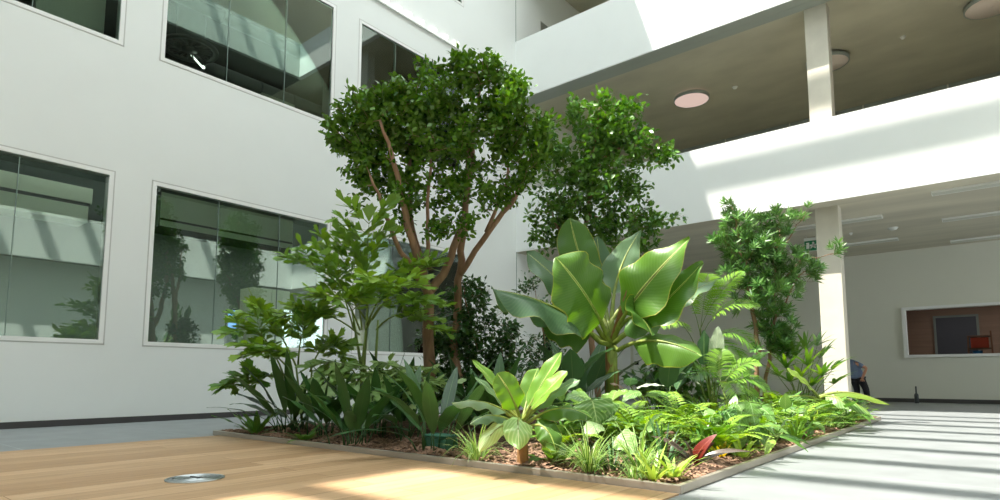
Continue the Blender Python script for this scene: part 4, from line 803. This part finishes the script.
def duct(x, z, y0, y1, rr, lab):
    r = thing('air_duct', lab, 'duct', (x, (y0+y1)/2, z)); mb = MB(); n = 14
    mb.tube([V(x, y0+(y1-y0)*i/n, z) for i in range(n+1)], rr, 16); mb.build('pipe', M['duct'], r)
    for i in range(1, n, 2): MB().lathe([(rr+.012, -.02), (rr+.012, .02)], (x, y0+(y1-y0)*i/n, z), 20, 'y').build('joint_ring', M['darksteel'], r)
duct(-12.9, 7.35, 5.6, 11.5, .17, 'round metal air duct seen low in the upper middle window'); duct(-11.4, 7.75, -2.5, 13, .12, 'thin metal pipe under the upper room ceiling')
for (px0, py0, px1, py1, X, lab, nm) in ((262, 92, 295, 108, -11.6, 'pale cabinet standing in the upper middle room window', 'u'), (252, 287, 289, 325, -12.2, 'pale green cabinet seen through the lower middle window', 'l')):
    a, b_ = onx(px0, py0, X), onx(px1, py1, X); z1 = a.z if nm == 'l' else max(a.z, b_.z); z0 = 0.0 if nm == 'l' else 4.3; r = thing('cabinet', lab, 'cabinet', (X, (a.y+b_.y)/2, z0)); ym = (a.y+b_.y)/2
    MB().box(X-.5, X, a.y, b_.y, z0+.05, z1).build('body', M['cab'], r, smooth=False, bevel=.01)
    for (ya_, yb_) in ((a.y+.02, ym-.01), (ym+.01, b_.y-.02)): d_ = MB().box(X, X+.02, ya_, yb_, z0+.1, z1-.03).build('door', M['cab'], r, smooth=False)
q0, q1 = onx(229, 310, -13.5), onx(236, 333, -13.5); r = thing('screen', 'narrow blue lit screen deep inside the lower middle window', 'screen', (-13.5, q0.y, 0)); MB().box(-13.52, -13.5, q0.y, q1.y, q1.z, q0.z).build('display', emit('blue_screen', (120, 170, 230), 1.0), r, smooth=False); MB().box(-13.6, -13.52, q0.y-.03, q1.y+.03, 0, q0.z+.03).build('stand', M['black'], r, smooth=False)
xb = XL-.13; a, b_ = onx(160, 224, xb), onx(292, 256, xb); r = thing('roller_blind', 'pale green roller blind half drawn inside the lower middle window', 'blind', (xb, (a.y+b_.y)/2, a.z))
MB().box(xb-.012, xb, a.y, b_.y, a.z+.10, 3.50).build('cloth', M['blind'], r, smooth=False); MB().box(xb-.02, xb+.012, a.y, b_.y, a.z+.07, a.z+.10).build('bottom_bar', M['black'], r, smooth=False); MB().box(xb-.012, xb, a.y, b_.y, a.z-.02, a.z+.07).build('valance', M['blind'], r, smooth=False)
MB().box(xb-.06, xb+.02, a.y-.03, b_.y+.03, 3.50, 3.55).build('roller_case', M['duct'], r, smooth=False)
xd = -10.9; p0, p1, p2 = onx(30, 176, xd), onx(30, 194, xd), onx(30, 213, xd); pe = onx(92, 205, xd).y; r = thing('air_duct', 'long pale rectangular duct seen through the lower left window', 'duct', (xd, 1.5, p1.z))
MB().box(xd-.4, xd, -2.9, pe, p1.z+.03, p0.z).build('upper_duct', M['blind'], r, smooth=False); MB().box(xd-.4, xd+.02, -2.9, pe-.05, p2.z, p1.z-.03).build('lower_duct', M['blind'], r, smooth=False); MB().box(xd-.38, xd-.01, -2.9, pe-.02, p1.z-.03, p1.z+.03).build('joint', M['black'], r, smooth=False)
xp = XL-.75; a, b_ = onx(36, 5, xp).y, onx(104, 30, xp).y
sbox('wall_partition', M['blind'], xp-.1, xp, a, b_, 4.3, 8.1)
# wooden rack with boxes in the back room
r = thing('wooden_rack', 'brown wooden stand behind the back wall window', 'stand', (-.22, 20.6, 0)); x0, x1 = ony(969, 350, 20.6).x, ony(992, 350, 20.6).x
for x in (x0, x1):
    for yy2 in (20.45, 20.75): mb = MB(); mb.tube([(x+(-.04 if x == x0 else .04), yy2, 0), (x, yy2, ony(990, 331, 20.6).z if x == x1 else 1.75)], .025, 4); mb.build('post', M['wood'], r, smooth=False)
for z in (1.18, 1.42, 1.75): MB().box(x0, x1, 20.42, 20.78, z-.03, z).build('shelf', M['wood'], r, smooth=False)
MB().box(x0+.05, x1-.05, 20.46, 20.74, 1.42, 1.70).build('red_box', M['red'], loc=((x0+x1)/2, 20.6, 1.42), smooth=False, bevel=.02); tag(bpy.context.scene.objects['red_box'], 'orange red box on the wooden stand in the back room', 'box')
MB().lathe([(.09, 0), (.11, .17), (.1, .17), (.085, .01)], ((x0+x1)/2-.06, 20.6, 1.18), 20).build('blue_tub', M['blue'], loc=((x0+x1)/2-.06, 20.6, 1.18)); tag(bpy.context.scene.objects['blue_tub'], 'blue plastic tub under the red box on the stand', 'tub')
# ------------------------------------------------------------------ the person beyond the column
def skin_body(name, mat, verts, edges, parent, sub=2):
    me = bpy.data.meshes.new(name); me.from_pydata([tuple(Vector(v[0])-parent.location) for v in verts], edges, []); me.materials.append(mat); o = bpy.data.objects.new(name, me); C.objects.link(o); o.parent = parent
    md = o.modifiers.new('skin', 'SKIN'); md.use_smooth_shade = True
    for i, v in enumerate(verts): d = me.skin_vertices[0].data[i]; d.radius = v[1] if isinstance(v[1], tuple) else (v[1], v[1]); d.use_root = (i == 0)
    s_ = o.modifiers.new('sub', 'SUBSURF'); s_.levels = sub; s_.render_levels = sub; return o
YP = 16.9
def pp(x, y, dy=0.0): return ony(x, y, YP+dy)
foot = V(pp(858, 405).x, YP, 0); per = thing('person', 'person in blue shirt and dark trousers with hand on hip beyond the column', 'person', foot)
hip = pp(857, 380); hip.z = .66; chest = pp(850, 366); neck = pp(845, 356); head = pp(842, 350); sh = pp(855, 363, -.12); el_ = pp(866.5, 368, -.16); ha = pp(862, 379, -.14)
kn1 = pp(866, 388, -.05); kn1.z = .36; an1 = pp(868, 400, 0); an1.z = .06; kn2 = pp(857, 388, .05); kn2.z = .36; an2 = pp(857, 400, .1); an2.z = .06
sh2 = chest+V(-.16, .1, .08); el2 = sh2+V(-.14, -.05, -.2); ha2 = el2+V(.02, -.12, -.18)
bv = [(hip, (.12, .095)), (chest, (.125, .09)), (neck, .05), (head, (.075, .085)), (head+V(0, 0, .10), .06), (sh, .05), (el_, .038), (ha, .028), (hip+V(.08, -.02, -.04), .085), (kn1, .055), (an1, .038), (an1+V(.03, -.13, -.035), .03), (hip+V(-.07, .02, -.04), .085), (kn2, .055), (an2, .038), (an2+V(-.02, -.14, -.035), .03), (sh2, .05), (el2, .038), (ha2, .028)]
be = [(0, 1), (1, 2), (2, 3), (3, 4), (1, 5), (5, 6), (6, 7), (0, 8), (8, 9), (9, 10), (10, 11), (0, 12), (12, 13), (13, 14), (14, 15), (1, 16), (16, 17), (17, 18)]
skin_body('body', M['skin'], bv, be, per)
skin_body('shirt', M['shirt'], [(hip+V(0, 0, -.09), (.17, .14)), (hip+V(0, 0, .03), (.165, .135)), (chest, (.16, .125)), (neck-V(0, 0, .03), .07), (sh, .066), (sh.lerp(el_, .8), .055), (sh2, .066), (sh2.lerp(el2, .8), .055)], [(0, 1), (1, 2), (2, 3), (2, 4), (4, 5), (2, 6), (6, 7)], per)
skin_body('trousers', M['trousers'], [(hip+V(0, 0, .05), (.15, .12)), (hip+V(.085, -.02, -.05), .1), (kn1, .075), (an1+V(0, 0, .02), .062), (hip+V(-.075, .02, -.05), .1), (kn2, .075), (an2+V(0, 0, .02), .062)], [(0, 1), (1, 2), (2, 3), (0, 4), (4, 5), (5, 6)], per)
mb = MB(); mb.lathe([(.01, .185), (.06, .17), (.092, .12), (.098, .06), (.09, .0), (.06, -.02)], head, 20); mb.build('hair', M['hair'], per)
for an in (an1, an2): mb = MB(); mb.lathe([(.045, 0), (.05, .03), (.04, .07)], (an.x, an.y-.05, 0), 14); [mb.v.__setitem__(i, (v[0], an.y-.05+(v[1]-an.y+.05)*2.3, v[2])) for i, v in enumerate(mb.v)]; mb.build('shoe', M['shoe'], per)
fg = MB()
for i in range(5): d = V(-.01+.012*i, -.02, -.055-.006*(2-abs(2-i))); fg.tube([ha+V(.012*(i-2), 0, 0), ha+V(.012*(i-2), -.012, 0)+d*.6, ha+V(.012*(i-2), -.004, 0)+d], [.008, .0075, .006], 6)
fg.build('fingers', M['skin'], per)
# ------------------------------------------------------------------ light, world, camera
def lamp(name, loc, sx, sy, e, col):
    l = bpy.data.lights.new(name, 'AREA'); l.shape = 'RECTANGLE'; l.size = sx; l.size_y = sy; l.energy = e; l.color = col; o = bpy.data.objects.new(name, l); o.location = loc; C.objects.link(o)
lamp('back_room_light', (0, 20.6, 2.85), 3, .5, 12, (1, .97, .92)); lamp('lower_room_light', (-12, 5.5, 3.85), 3, 8, 50, (.95, 1, .92)); lamp('upper_room_light', (-12, 4.5, 8.0), 3, 8, 7, (.95, 1, .92))
sun = bpy.data.lights.new('sun', 'SUN'); sun.energy = 6.8; sun.angle = .0095; sun.color = (1.0, .94, .85)
so_ = bpy.data.objects.new('sun', sun); so_.rotation_euler = V(SX, SY, -1).to_track_quat('-Z', 'Y').to_euler(); so_.location = (0, 0, 30); C.objects.link(so_)
wd = bpy.data.worlds.new('sky'); bpy.context.scene.world = wd; wd.use_nodes = True; nt = wd.node_tree
bg = nt.nodes['Background']; bg.inputs[0].default_value = (.90, .98, .985, 1); bg.inputs[1].default_value = 2.45
cam = bpy.data.cameras.new('camera'); co = bpy.data.objects.new('camera', cam); C.objects.link(co)
cam.sensor_width = 36; cam.lens = F/1000*36; cam.shift_y = 65/1000; cam.clip_start = .05; cam.clip_end = 200
m = Matrix((RT, UP, -FW)).transposed().to_4x4(); m.translation = CAM; co.matrix_world = m
sc = bpy.context.scene; sc.camera = co
sc.view_settings.view_transform = 'Standard'; sc.view_settings.look = 'None'; sc.view_settings.gamma = 1; sc.view_settings.use_curve_mapping = False; sc.view_settings.exposure = 0.87
cy = sc.cycles; cy.use_denoising = True; cy.diffuse_bounces = 6; cy.max_bounces = 14; cy.transparent_max_bounces = 16; cy.glossy_bounces = 4; cy.transmission_bounces = 6; cy.caustics_reflective = False; cy.caustics_refractive = False
